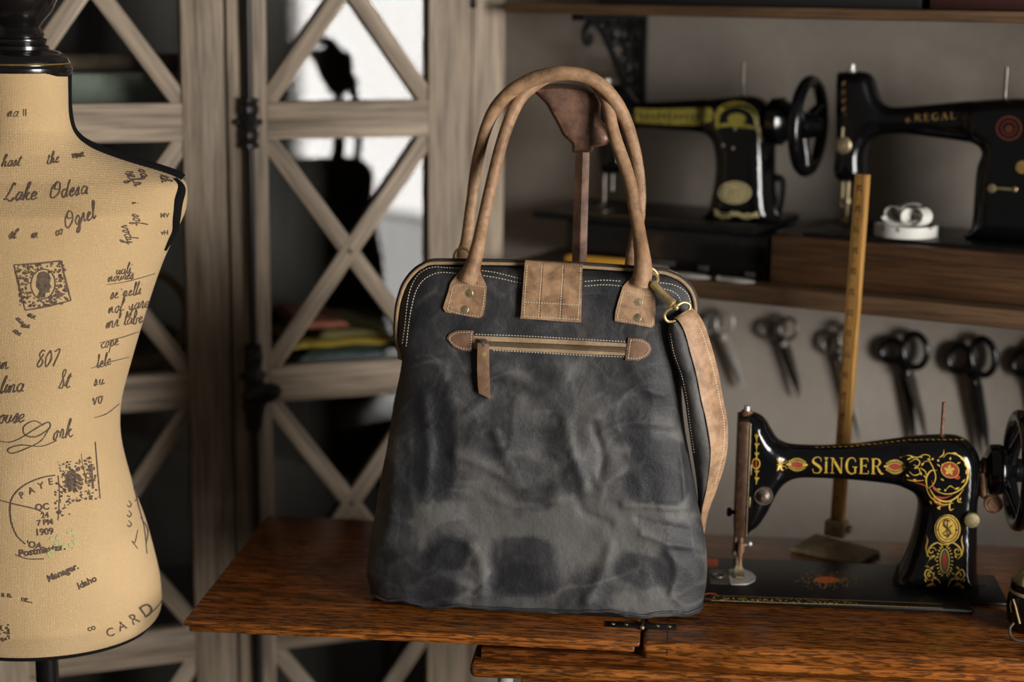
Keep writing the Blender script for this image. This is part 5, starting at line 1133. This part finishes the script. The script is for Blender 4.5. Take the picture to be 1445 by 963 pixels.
# ================================================================== SHELF TOOLS
b = MB(); SHT = Fr(SH.w((0, 0, zs)), 27.66); q0 = SHT.px(797, 366, .034); d_ = .034
o = SHT.w((q0[0], d_, .0088)); L_ = SHT.px(886, 368, d_)[0] - q0[0] + .02
yt = Fr(SHT.w((q0[0] + L_ / 2, d_, .0004)), 27.66); tool = thing('screwdriver', 'yellow-handled screwdriver lying on the lower shelf behind the bag', 'screwdriver', yt)
b.lathe(o, SHT.ex, [(.002, 0), (.0062, .002), (.0082, .007), (.0082, .022), (.0074, .03), (.0082, .04), (.0082, L_ - .012), (.006, L_ - .004), (.004, L_)], 20, lobes=6, amp=.03); part('handle', b, M['yellow'], tool)
b = MB(); b.tube([o + SHT.ex * (L_ - .003), o + SHT.ex * (L_ + .045)], .0026, 10); part('shaft', b, M['steel'], tool)
for (xa_, xb_, ya_, dd, lab) in ((946, 1002, 379.5, .012, 'steel tweezers lying along the front of the lower shelf, left of the pair'), (1014, 1064, 388.5, .010, 'steel tweezers lying along the front of the lower shelf, right of the pair')):
    A = SHT.px(xa_, ya_, dd)[0]; B_ = SHT.px(xb_, ya_ + 6, dd)[0]; fr = Fr(SHT.w(((A + B_) / 2, dd, 0)), 27.66); b = MB()
    for s_ in (1, -1): b.tube(smooth([fr.w((-(B_ - A) / 2, s_ * .0006, .0042)), fr.w((0, s_ * .0052, .0040)), fr.w(((B_ - A) / 2 - .012, s_ * .0042, .004)), fr.w(((B_ - A) / 2, s_ * .0012, .0038))], 6), [.0034, .0036, .0032, .0016], 8)
    b.sphere(fr.w((-(B_ - A) / 2, 0, .0046)), .0042, 8)
    single('tweezers', b, M['steel'], lab, 'tweezers', 'tweezers on the shelf', fr=fr)

# ================================================================== SHEARS hung on the wall
def shears(label, loops, blades, pivot, handle, blade_mat, r=.0042, group='shears hung on the plaster wall'):
    """loops [(cx,cy,rx,ry,rot)] in pixels, shank points; blades [(start, tip, half width px)]"""
    y0 = -.014; c = WALL.pw(pivot[0], pivot[1], y0); fr = Fr(c, 27.66); t = thing('shears', label, 'shears', fr, group)
    for i, (cx_, cy_, rx, ry, rot) in enumerate(loops):
        b = MB(); yy = y0 + (-.0035 if i else .0035); P = [WALL.pw(x, y, yy) for x, y in ell(cx_, cy_, rx, ry, 30, rot)]; b.tube(P, r, 10, closed=True)
        # shank from the loop down to the pivot
        a = min(ell(cx_, cy_, rx, ry, 30, rot), key=lambda p: (p[0] - pivot[0]) ** 2 + (p[1] - pivot[1]) ** 2)
        b.tube(smooth([WALL.pw(a[0], a[1], yy), WALL.pw((a[0] + pivot[0]) / 2 + (1 if i else -1), (a[1] + pivot[1]) / 2, yy), WALL.pw(pivot[0], pivot[1], yy), WALL.pw(pivot[0] + (blades[i][0][0] - pivot[0]) * .12 + (blades[i][1][0] - pivot[0]) * .06, pivot[1] + (blades[i][1][1] - pivot[1]) * .06, yy)], 5), [r, r * 1.15, r * 1.35, r * 1.1], 10)
        part('handle', b, handle, t)
        s_, tip, hw = blades[i]; s_ = np.array(s_, float); tip = np.array(tip, float); u = (tip - s_) / np.linalg.norm(tip - s_); n_ = np.array([-u[1], u[0]]); L_ = np.linalg.norm(tip - s_)
        out = [s_ - n_ * hw * .8, s_ + u * L_ * .15 - n_ * hw, s_ + u * L_ * .6 - n_ * hw * .85, tip - n_ * .6, tip + n_ * .6, s_ + u * L_ * .6 + n_ * hw * .6, s_ + u * L_ * .12 + n_ * hw, s_ + n_ * hw * .8]
        b = MB(); b.prism(WALL, [WALL.px(p[0], p[1], yy)[::2] for p in out], yy - .0016, yy + .0016, .0008); part('blade', b, blade_mat[i] if isinstance(blade_mat, (list, tuple)) else blade_mat, t)
    b = MB(); b.lathe(WALL.pw(pivot[0], pivot[1], y0 - .0055), -WALL.ey, [(.0045, -.002), (.0045, .0016), (.0036, .0028), (.0006, .003)], 16); part('pivot_screw', b, M['steel'], t)
    l = loops[1]; b = MB(); q = WALL.pw(l[0], l[1] - l[3] * .82, 0); b.tube([q + WALL.ey * .004, q - WALL.ey * .022], .0016, 8); b.sphere(q - WALL.ey * .022, .003, 7)
    single('nail', b, M['iron'], 'iron nail carrying the ' + label.split(' hanging')[0], 'nail', 'nails in the plaster wall')
    return t
blk = M['enamel']
shears('bright steel shears hanging on the wall, just right of the bag strap', [(1000, 459, 7, 11, .3), (1022, 456, 12, 15, .2)], [((1018, 478), (1047, 548), 5.5), ((1024, 478), (1049, 546), 5.5)], (1020, 478), M['steel'], M['steel'], .0032)
shears('small dark steel shears hanging between the bright pair and the yardstick', [(1088, 466, 13, 12, 0), (1112, 464, 12, 15, .0)], [((1103, 484), (1127, 562), 5), ((1110, 484), (1130, 556), 4.5)], (1106, 486), M['darksteel'], [M['iron'], M['darksteel']], .0034)
shears('long shears hanging partly hidden behind the yardstick', [(1172, 484, 11, 14, .1), (1194, 476, 10, 18, .1)], [((1186, 506), (1212, 622), 5), ((1190, 506), (1212, 606), 5)], (1188, 506), M['darksteel'], [M['iron'], M['steel']], .0034)
shears('black tailor shears with slim blades hanging just right of the yardstick', [(1258, 495, 15, 16, .1), (1291, 495, 17, 24, -.1)], [((1276, 520), (1292, 634), 7), ((1282, 520), (1310, 632), 7)], (1279, 522), blk, [M['iron'], M['darksteel']], .0054)
shears('black tailor shears with a large oval loop hanging above the front machine', [(1353, 506, 15, 19, .1), (1387, 504, 17, 26, -.12)], [((1368, 530), (1386, 650), 8), ((1376, 530), (1396, 648), 8)], (1374, 535), blk, [M['darksteel'], M['iron']], .0056)
shears('black shears hanging at the far right edge of the wall', [(1443, 512, 14, 17, .1), (1474, 508, 16, 24, -.1)], [((1456, 536), (1470, 640), 7), ((1463, 536), (1484, 640), 7)], (1461, 538), blk, M['iron'], .0054)

# ================================================================== YARDSTICK on its stand
yc = on_z(1182, 768, tz); ST = Fr((yc[0], yc[1], tz + .0003), 36)
stand = thing('hem_marker', 'yellow wooden yardstick standing upright in a tarnished square metal base', 'yardstick', ST)
b = MB(); cs = [on_z(x, y, tz) for x, y in ((1115, 779), (1213, 800), (1243, 783), (1150, 758))]; cs = [ST.loc(c)[:2] for c in cs]; cen = np.mean(cs, axis=0)
V = [];
for z, s_ in ((0.0003, 1.), (.004, 1.), (.0055, .97), (.012, .36), (.0135, .26)):
    for c in cs: q = cen * (1 - s_) + np.array(c) * s_; V.append(ST.w((q[0], q[1], z)))
Fs = [tuple(range(4))[::-1], tuple(16 + k for k in range(4))] + [(i * 4 + k, i * 4 + (k + 1) % 4, i * 4 + 4 + (k + 1) % 4, i * 4 + 4 + k) for i in range(4) for k in range(4)]
b.add(V, Fs); part('base_plate', b, M['plinth'], stand, sm=20)
sw, sd = .0185, .0105
bt = ST.loc(on_z(1180, 766, tz)); tp_ = ST.px(1217.5, 246, bt[1] + .0)
b = MB(); bz = .012; lean = math.atan2(tp_[0] - bt[0], tp_[2] - bz)
b.box(ST, (bt[0], bt[1], .021), (sw + .011, sd + .012, .022), .002); b.lathe(ST.w((bt[0] + sw / 2 + .004, bt[1], .023)), ST.ex, [(.003, 0), (.003, .006), (.006, .0065), (.006, .009), (.002, .010)], 14); part('socket', b, M['plinth'], stand)
b = MB(); mid = np.array([(bt[0] + tp_[0]) / 2, bt[1], (bz + tp_[2]) / 2]); Ls2 = math.hypot(tp_[0] - bt[0], tp_[2] - bz)
b.box(ST, mid, (Ls2, sd, sw), .0008, ang=math.pi / 2 - lean, grain=0); stick = part('yardstick', b, M['ruler'], stand, sm=30); hs = caster(b, back=2.2)
b = MB(); A = np.array([1179., 750.]); B_ = np.array([1216.5, 248.]); u = (B_ - A) / np.linalg.norm(B_ - A); nn = np.array([-u[1], u[0]])
n_in = 17
for k in range(n_in * 8):
    p = B_ - u * (3 + k * 500 / (n_in * 8)); w_ = 5.5 if k % 8 == 0 else (3.8 if k % 4 == 0 else 2.4); s_ = p + nn * 7 * (-1 if nn[0] > 0 else 1)
    e2 = s_ + (p - s_) / np.linalg.norm(p - s_) * w_; ribbon(b, [s_, e2], .8, hs, .0003, 1)
for k in range(n_in):
    p = B_ - u * (14 + k * 500 / n_in); text_px(b, str(n_in + 12 - k), p[0] + 1.2, p[1] + 4, 10.5, math.atan2(u[1], u[0]) , hs, .0003, .0)
part('graduations', b, M['ruler_ink'], stick, recalc=False, label='dark inch marks and numerals')

# ================================================================== DARK TIED POT at the right edge of the table
jp = on_z(1458, 889, tz); JR = Fr((jp[0], jp[1], tz + .0004), 10)
jar = thing('tied_pot', 'black pot with beige linen under the rim and loose twine, right edge of the table', 'pot', JR)
b = MB(); b.lathe(JR.o, (0, 0, 1), [(.018, 0), (.026, .002), (.0315, .012), (.0335, .028), (.032, .044), (.0290, .052), (.030, .056), (.030, .0595), (.0275, .060), (.0265, .056), (.026, .05)], 36); part('body', b, M['enamel'], jar); hj = caster(b, back=1.95)
b = MB(); b.lathe(JR.o + JR.ez * .054, (0, 0, 1), [(.0255, 0), (.0265, .006), (.024, .014), (.017, .019), (.008, .0205), (.001, .021)], 36, lobes=9, amp=.05); part('linen_pad', b, M['linen'], jar)
b = MB(); b.torus(JR.o + JR.ez * .050, (0, 0, 1), .0302, .0013, 40, 7); b.torus(JR.o + JR.ez * .0475, (.05, 0, 1), .0308, .0013, 40, 7)
pts = [hj(1431, 846), hj(1434, 856), hj(1437, 868), hj(1440, 880)]; b.tube([h + n_ * .0015 for h, n_ in pts], .0012, 7); pts = [hj(1428, 848), hj(1427, 856), hj(1429, 864)]; b.tube([h + n_ * .0015 for h, n_ in pts], .0011, 7); part('twine', b, M['twine'], jar)
b = MB(); h, n_ = hj(1436, 890); b.tube(smooth([JR.pw(x, y, -.034 + d) for x, y, d in ((1430, 880, .004), (1425, 888, -.004), (1427, 899, -.010), (1438, 905, -.013), (1450, 903, -.013))], 6), .0016, 8); part('wire_bail', b, M['darksteel'], jar)

# ================================================================== DRESS FORM
mo = EYE + ray(47, 500) * (2.12 / ray(47, 500)[1]); DF = Fr((mo[0], mo[1], 0), -6)
form = thing('dress_form', 'burlap-covered dress form printed with old script, black neck cap and braid trim', 'dress form', DF)
# half widths read off the right-hand silhouette
sil = [(101, 97), (130, 97.5), (160, 98.5), (180, 103), (193, 111), (203, 123), (212, 140), (221, 164), (230, 192), (240, 226), (247, 246), (253, 257), (262, 263), (280, 264), (300, 261), (320, 252), (340, 243), (370, 230), (400, 219), (440, 206), (490, 191), (540, 177), (570, 170.5), (600, 169), (630, 172), (670, 182), (710, 195), (740, 206), (780, 217), (815, 225), (845, 228), (862, 226), (872, 220), (879, 211)]
rows = []; prof = []
for (y, x) in sil:
    p = DF.px(x, y, 0); prof.append((p[2], p[0]))
prof = [np.array(p) for p in prof]; ps = smooth(prof, 5)
zt_ = ps[0][0]; zl_ = ps[-1][0]
hipz = DF.px(228, 845, 0)[2]
def halfdepth(z, a):
    y = np.interp(z, [zl_, hipz, DF.px(169, 600)[2], DF.px(206, 440)[2], DF.px(230, 370)[2], DF.px(262, 290)[2], DF.px(240, 247)[2], DF.px(140, 212)[2], DF.px(103, 180)[2], zt_], [.115, .128, .098, .118, .128, .122, .088, .072, .062, .060]); return y
ns = 96
for p in ps:
    z, a = p; d = halfdepth(z, a); ratio = d / max(a, .01); n = 2.0 + .25 * np.clip((a - .16) / .05, 0, 1); r = []
    for k in range(ns):
        t = 2 * math.pi * k / ns - math.pi / 2; c, s_ = math.cos(t), math.sin(t)
        r.append(DF.w((a * math.copysign(abs(c) ** (2 / n), c), d * math.copysign(abs(s_) ** (2 / n), s_) + .012 * np.clip((zt_ - z - .12) / .2, -.2, 0), z)))
    rows.append(r + [r[0]])
tb = MB(); tb.sheet(rows); kk = ns + 1
last_ = rows[-1]; cz = DF.w((0, 0, zl_ - .006)); tb.v.append(cz); tb.g.append(cz); ci = len(tb.v) - 1; base = (len(rows) - 1) * kk
ring = []
for s_, dz in ((.93, -.004), (.6, -.006)):
    ring.append([cz * (1 - s_) + np.array(p) * s_ + np.array([0, 0, dz * .3]) for p in last_[:-1]])
b0 = [base + k for k in range(ns)]
for rg in ring:
    st = len(tb.v); tb.v += rg; tb.g += rg; b1 = [st + k for k in range(ns)]; tb.f += [(b0[k], b0[(k + 1) % ns], b1[(k + 1) % ns], b1[k]) for k in range(ns)]; b0 = b1
tb.f += [(b0[k], b0[(k + 1) % ns], ci) for k in range(ns)]; tb.f.append(tuple(range(ns)))
torso = part('torso', tb, M['burlap'], form, sm=60); ht = caster(tb, back=2.1)
# neck cap and finial
nz = DF.px(50, 101, -.05)[2]; rc = DF.px(99.5, 80, 0)[0]; o = DF.w((0, 0, zt_ - .008))
b = MB(); b.lathe(o, (0, 0, 1), [(rc * .9, 0), (rc * 1.0, .004), (rc * 1.035, .009), (rc * 1.035, .013), (rc * .98, .0165), (rc * .98, .020), (rc * .93, .026), (rc * .78, .0315), (rc * .5, .035), (rc * .4, .036)], 48); cap = part('neck_cap', b, M['blackwood'], form)
b = MB(); b.lathe(o + DF.ez * .0172, (0, 0, 1), [(rc * .985, 0), (rc * 1.0, .0008), (rc * .985, .0016)], 48); part('gilt_line', b, M['gold_dim'], cap, label='thin gilt line round the neck cap')
b = MB(); b.lathe(o + DF.ez * .034, (0, 0, 1), [(.034, 0), (.034, .004), (.030, .006), (.032, .009), (.032, .012), (.028, .014), (.0295, .018), (.027, .021), (.024, .026), (.030, .034), (.040, .045), (.0465, .06), (.0480, .075), (.044, .092), (.034, .106), (.022, .115), (.014, .12), (.016, .128), (.010, .138), (.001, .142)], 40); part('finial', b, M['blackwood'], cap)
# braid over the shoulder seam and round the armhole, on both sides
sil2 = [(104, 96.5), (150, 97), (180, 102), (195, 112), (205, 126), (213, 144), (222, 168), (231, 196), (241, 228), (249, 250), (254, 257)]
for sg in (1, -1):
    P = [DF.px(x, y, 0) for y, x in sil2]; b = MB(); b.tube([DF.w((sg * (p[0] - .0005), -.002, p[2] + .0005)) for p in smooth(P, 5)], [.0048, .0050, .0060, .0068, .0072, .0074], 10); part('shoulder_braid', b, M['trim'], form)
    arm_ = [(250, 256), (262, 255.5), (280, 252), (300, 249.5), (320, 246.5), (335, 242), (349, 238)]; b = MB(); w_ = [.004, .0064, .0070, .0066, .0054, .0042, .002]; P = []
    for y, x in arm_:
        z = DF.px(x, y, 0)[2]; a = np.interp(z, [p[0] for p in ps][::-1], [p[1] for p in ps][::-1]); a_ = DF.px(x, y, -.03)[0]; c = min(.985, a_ / a); P.append(DF.w((sg * a * c, -halfdepth(z, a) * (1 - c ** 2.2) ** (1 / 2.2) - .001, z)))
    b.tube(smooth(P, 5), w_, 10, squash=.6); part('armhole_braid', b, M['trim'], form)
b = MB(); bo = [DF.w((0, 0, 0)) ]; rr = [np.array(p) + np.array([0, 0, -.0005]) for p in last_[:-1]]; b.tube([cz + (p - cz) * 1.0 for p in rr], .0026, 8, closed=True); part('hem_braid', b, M['trim'], form)
b = MB(); b.tube([DF.w((0, 0, .03)), DF.w((0, 0, zl_ + .02))], .0145, 18); part('pole', b, M['blackwood'], form)
b = MB(); b.lathe(DF.w((0, 0, .0005)), (0, 0, 1), [(.15, 0), (.155, .008), (.15, .018), (.09, .024), (.03, .034), (.022, .06)], 40); part('base', b, M['blackwood'], form)

# the printed handwriting: a small hand of pen strokes
HW = {
 'a': (.95, [[(.7, .85), (.4, 1), (.08, .5), (.3, .02), (.62, .4), (.72, .95), (.68, .15), (.95, .15)]]), 'b': (.85, [[(0, .2), (.3, 1.5), (.25, 2.1), (.1, 1.4), (.12, .1), (.5, .05), (.55, .8), (.85, .75)]]), 'c': (.75, [[(.6, .8), (.4, 1), (.08, .5), (.3, .02), (.75, .25)]]),
 'd': (1., [[(.65, .85), (.35, 1), (.06, .5), (.28, .02), (.6, .4), (.85, 2.1), (.66, .2), (1., .15)]]), 'e': (.75, [[(0, .3), (.5, .7), (.35, 1), (.1, .6), (.25, .05), (.75, .25)]]), 'f': (.7, [[(0, .2), (.5, 1.7), (.35, 2.1), (.2, 1.2), (.15, -.9), (.4, -.5), (.2, .1), (.7, .3)]]), 'g': (.9, [[(.65, .85), (.4, 1), (.1, .5), (.3, .05), (.65, .8), (.55, -.7), (.15, -.9), (.3, -.3), (.9, .3)]]),
 'h': (.95, [[(0, .2), (.4, 1.8), (.25, 2.1), (.12, 1.2), (.1, 0), (.35, .85), (.6, .85), (.62, .1), (.95, .2)]]), 'i': (.5, [[(0, .2), (.25, 1), (.2, .1), (.5, .2)], [(.35, 1.5), (.4, 1.55)]]), 'j': (.5, [[(0, .2), (.3, 1), (.15, -.9), (-.1, -.6), (.5, .2)]]), 'k': (.9, [[(0, .2), (.4, 1.9), (.2, 2), (.1, 0), (.3, .7), (.6, .95), (.35, .5), (.6, .05), (.9, .2)]]), 'l': (.5, [[(0, .2), (.4, 1.8), (.25, 2.1), (.12, 1), (.2, .05), (.5, .2)]]),
 'm': (1.4, [[(0, .2), (.15, .95), (.15, 0), (.35, .9), (.5, .9), (.5, 0), (.75, .9), (.95, .9), (.98, .1), (1.4, .2)]]), 'n': (1., [[(0, .2), (.15, .95), (.15, 0), (.4, .9), (.6, .9), (.62, .1), (1., .2)]]), 'o': (.8, [[(.5, .95), (.15, .8), (.1, .2), (.4, 0), (.6, .6), (.4, .98), (.8, .8)]]), 'p': (.9, [[(0, .3), (.25, 1), (.1, -1), (.3, .7), (.6, .9), (.6, .2), (.3, .1), (.9, .2)]]), 'r': (.7, [[(0, .2), (.25, 1.1), (.45, .8), (.4, .1), (.7, .2)]]), 's': (.65, [[(0, .2), (.35, 1.1), (.45, .3), (.15, .0), (.65, .2)]]),
 't': (.6, [[(0, .2), (.35, 1.7), (.2, .1), (.6, .2)], [(.05, 1.2), (.6, 1.3)]]), 'u': (.95, [[(0, .4), (.1, .95), (.12, .2), (.4, .05), (.65, .9), (.62, .15), (.95, .2)]]), 'v': (.8, [[(0, .6), (.12, .95), (.3, .05), (.6, .9), (.8, .8)]]), 'w': (1.2, [[(0, .8), (.15, .1), (.45, .85), (.55, .1), (.9, .9), (1.2, .8)]]), 'x': (.7, [[(0, .9), (.7, .1)], [(.6, .95), (.05, .05)]]), 'y': (.9, [[(0, .8), (.15, .2), (.4, .1), (.65, .9), (.5, -.8), (.15, -.9), (.9, .25)]]), 'z': (.7, [[(0, .9), (.5, .95), (.05, .05), (.7, .1)]]),
 'L': (1.2, [[(.9, 1.8), (.6, 2.1), (.35, 1.2), (.1, .1), (.0, .2), (.3, .2), (.8, .0), (1.2, .3)]]), 'O': (1.4, [[(.7, 2), (.15, 1.4), (.1, .5), (.5, .05), (1.1, .7), (1.05, 1.7), (.6, 2), (.5, 1.2), (1., 1.1)]]), 'Y': (1.3, [[(0, 1.8), (.3, 1.0), (.7, 1.2), (1.1, 2.1), (.7, .2), (.2, -.8), (-.4, -.6), (.4, .2), (1.3, .4)]]), 'S': (.8, [[(.0, .1), (.6, 1.9), (.4, 2.1), (.25, 1.5), (.6, .7), (.4, .0), (.05, .2)]]), 'Q': (1.3, [[(.1, .2), (.3, 1.6), (.9, 2), (1.1, 1.5), (.6, 1.1), (.3, 1.3)]]), 'N': (1.2, [[(0, 0), (.3, 1.8), (.7, .1), (1.1, 2)]]),
 '8': (.8, [[(.6, 1.6), (.3, 1.8), (.15, 1.3), (.6, .6), (.4, .05), (.1, .4), (.6, 1.4)]]), '0': (.8, [[(.4, 1.7), (.1, 1), (.3, .05), (.65, .8), (.4, 1.7)]]), '7': (.8, [[(.05, 1.5), (.65, 1.7), (.25, 0)]]), '1': (.4, [[(.2, 1.7), (.2, 0)]]), '9': (.7, [[(.5, 1.3), (.25, 1.7), (.1, 1.1), (.5, 1.1), (.4, 0)]]), ' ': (.6, []), '.': (.3, [[(.1, .05), (.15, .1)]])}
ink = MB()
def script(text, x, y, size, ang=0., slant=.35, w=1.7, jit=.06, vert=1.):
    ca, sa = math.cos(ang), math.sin(ang); pos = 0.
    for c in text:
        wd, st = HW.get(c, HW['n']) if c != ' ' else (.7, [])
        for q in st:
            P = []
            for (u, v) in q:
                U = (pos + u + slant * v + random.uniform(-jit, jit)) * size; Vv = (v + random.uniform(-jit, jit)) * size * vert
                P.append((x + U * ca + Vv * sa, y + U * sa - Vv * ca))
            n = len(P); ribbon(ink, P, [w * random.uniform(.55, 1.15) for _ in range(max(3, n))], ht, .0007, 4)
        pos += wd
def pen(pts, w=1.6): ribbon(ink, pts, [w * .6, w, w * 1.1, w * .7], ht, .0007, 6)
script('hast', 2, 236, 8.5, -.05, w=1.5); script('the', 66, 233, 8, -.2, w=1.6); script('vun', 101, 224, 6.5, -.12, w=2.0)
script('Lake', 6, 284, 12, -.02, .3, 2.1); script('Odesa', 70, 282, 11.5, -.14, .3, 2.2)
script('Ogrel', 92, 324, 11, -.36, .3, 2.0); script('st', 12, 337, 9, 0, w=2.2); script('m', 44, 336, 7, 0, w=1.9); script('oo', 79, 334, 7, -.4, w=1.8)
for (t_, x, y, s_, a) in (('sefr', 176, 244, 9, .95), ('oa', 196, 240, 7, 1.2), ('th', 226, 248, 7, 1.35), ('sof', 186, 302, 8, 1.25), ('vody', 170, 318, 8, 1.2), ('i', 186, 286, 5, 1.2)): script(t_, x, y, s_, a, w=1.9)
text_px(ink, 'MV', 232, 307, 9, -.02, ht, .0007, .02); text_px(ink, 'vH', 232, 331, 9, -.02, ht, .0007, .02); text_px(ink, 'll', 35, 164, 15, 0, ht, .0007, .0); script('na', 10, 165, 8, 0, w=1.3)
for (t_, x, y, s_, a) in (('uali', 163, 388, 7.5, -.12), ('noures', 152, 398, 7.5, -.12), ('se pelli', 155, 423, 8.5, -.18), ('nof yare', 152, 443, 9, -.16), ('mr labe', 149, 464, 9, -.17), ('cope', 142, 492, 8, -.2), ('lele', 136, 520, 8.5, -.25), ('s.u', 132, 545, 8, -.2)): script(t_, x, y, s_, a, w=1.5)
pen([(150, 402), (180, 397), (226, 384)], 1.); pen([(140, 484), (172, 476), (196, 468)], 1.); pen([(128, 520), (150, 512), (182, 504)], 1.)
script('in', -4, 522, 11, -.05, .3, 2.0); script('807', 50, 520, 13.5, -.1, .35, 2.1); script('lina', 0, 555, 11.5, -.06, .3, 2.2); script('St', 82, 549, 12, -.12, .3, 2.1); script('vo', 130, 572, 10, -.25, .3, 1.8); script('ouse', -2, 597, 11.5, -.03, .3, 2.2)
pen([(132, 590), (150, 584), (168, 570)], 1.1)
pen([(-4, 622), (14, 624), (30, 618), (52, 604), (68, 596), (70, 604), (52, 616), (36, 614), (34, 602), (48, 594), (62, 600)], 1.8); pen([(70, 604), (58, 622), (40, 632), (18, 640), (12, 634), (30, 628), (58, 630), (80, 622)], 1.7); script('ork', 74, 622, 12, -.2, .35, 2.2)
# portrait stamp and printed postmarks
def flush(name, label):
    global ink
    part(name, ink, M['ink'], torso, recalc=False, label=label); ink = MB()
flush('handwriting', 'dark brown printed handwriting')
def speckle(cx_, cy_, rx, ry, n, s0, s1, rot=0., mask=None):
    for _ in range(n):
        x, y = random.uniform(-1, 1), random.uniform(-1, 1)
        if mask and not mask(x, y): continue
        c, s_ = math.cos(rot), math.sin(rot); X = cx_ + x * rx * c - y * ry * s_; Y = cy_ + x * rx * s_ + y * ry * c; a = random.uniform(s0, s1)
        blot(ink, [(X + a * random.uniform(.6, 1.2) * math.cos(t), Y + a * random.uniform(.5, 1.1) * math.sin(t)) for t in np.linspace(0, 6.283, 7)[:-1]], ht, .0007)
sq = [(20, 374), (86, 368), (100, 424), (36, 438)]
for k in range(4):
    p, q = np.array(sq[k], float), np.array(sq[(k + 1) % 4], float); pen([p, (p + q) / 2 + np.array([0, 1.]), q], 2.2)
speckle(60, 402, 34, 30, 330, 1.0, 2.6, -.1, lambda x, y: (x / .55) ** 2 + (y / .72) ** 2 > 1 and max(abs(x), abs(y)) > .45)
ribbon(ink, ell(61, 401, 17, 21, 22, .1), 1.6, ht, .0007, 3, True)
blot(ink, [(52, 392), (55, 385), (62, 383), (69, 386), (72, 393), (70, 400), (73, 405), (70, 408), (70, 413), (64, 413), (64, 420), (52, 420), (56, 411), (51, 404)], ht, .0007)
flush('portrait_stamp', 'printed portrait stamp in a speckled frame')
for (x, y, a) in ((22, 450, .2), (38, 446, -.2), (30, 462, -.5), (18, 468, 0)): script('mn', x, y, 5, a + .6, w=1.5)
ribbon(ink, [(78, 671), (60, 674), (38, 683), (22, 696), (15, 712), (16, 735), (24, 756), (36, 768)], 1.8, ht, .0007, 5); ribbon(ink, [(82, 671), (84, 700), (82, 735)], 1.3, ht, .0007, 4); pen([(0, 706), (22, 712), (48, 718), (62, 724)], 1.8)
for i, c in enumerate('PAYE'): text_px(ink, c, 33 + i * 13, 703 - i * 6.5 + (.8 if i == 3 else 0), 13, -.45 + i * .1, ht, .0007, .02)
text_px(ink, 'OC', 60, 720, 13, -.1, ht, .0007, .03); text_px(ink, '24', 64, 731, 11, -.12, ht, .0007, .03); text_px(ink, '7 PM', 64, 741, 11, -.1, ht, .0007, .03); text_px(ink, '1909', 63, 755, 13, -.08, ht, .0007, .03); text_px(ink, "'OA-", 50, 774, 13, .15, ht, .0007, .03)
speckle(112, 678, 26, 30, 170, .7, 2.4, -.15, lambda x, y: x < .9); speckle(104, 678, 10, 14, 70, 2, 4, -.3); speckle(88, 704, 10, 24, 60, 1, 2.4)
ribbon(ink, [(134, 624), (137, 660), (141, 704)], 1.6, ht, .0007, 5); ribbon(ink, [(128, 655), (131, 690)], 3., ht, .0007, 4); text_px(ink, 'COA', 128, 672, 11, -1.5, ht, .0007, .03)
flush('postmark', 'round printed postmark with a speckled stamp beside it')
text_px(ink, 'Postmaster.', 60, 781, 14, -.16, ht, .0007, .035, .1); ribbon(ink, [(22, 783), (40, 789), (62, 789)], 1.5, ht, .0007, 5)
text_px(ink, 'Manager.', 90, 812, 13, -.42, ht, .0007, .035, .1); text_px(ink, 'Idaho', 124, 826, 13, -.45, ht, .0007, .035, .1); text_px(ink, 'a n.', 10, 843, 11, .1, ht, .0007, .03); text_px(ink, 'nt...', 38, 850, 11, .18, ht, .0007, .03)
for i, c in enumerate('CARD'): text_px(ink, c, (157, 174, 192, 211)[i], (898, 889, 880, 868)[i], (17, 18, 21, 25)[i], (-.3, -.42, -.5, -.6)[i], ht, .0007, .01)
text_px(ink, 'co', 130, 890, 12, -.3, ht, .0007, .02); ribbon(ink, [(212, 866), (222, 856), (228, 848)], 1.2, ht, .0007)
pen([(180, 652), (188, 684), (195, 714), (203, 744), (207, 782)], 1.3); pen([(188, 690), (194, 700), (190, 708)], 1.2); pen([(198, 730), (208, 748), (206, 768)], 1.3)
for (x, y) in ((183, 712), (183, 726), (183, 740)): pen([(x - 2, y - 5), (x + 2, y), (x - 1, y + 4), (x - 4, y + 1)], 1.4)
pen([(194, 748), (190, 766), (186, 764), (194, 775)], 1.3); speckle(6, 893, 8, 12, 40, 1, 2.2)
flush('printed_words', 'printed block lettering on the hip')
speckle(86, 768, 22, 12, 26, 1.5, 4.5, -.3); part('green_print', ink, M['ink_green'], torso, recalc=False, label='faint green print')
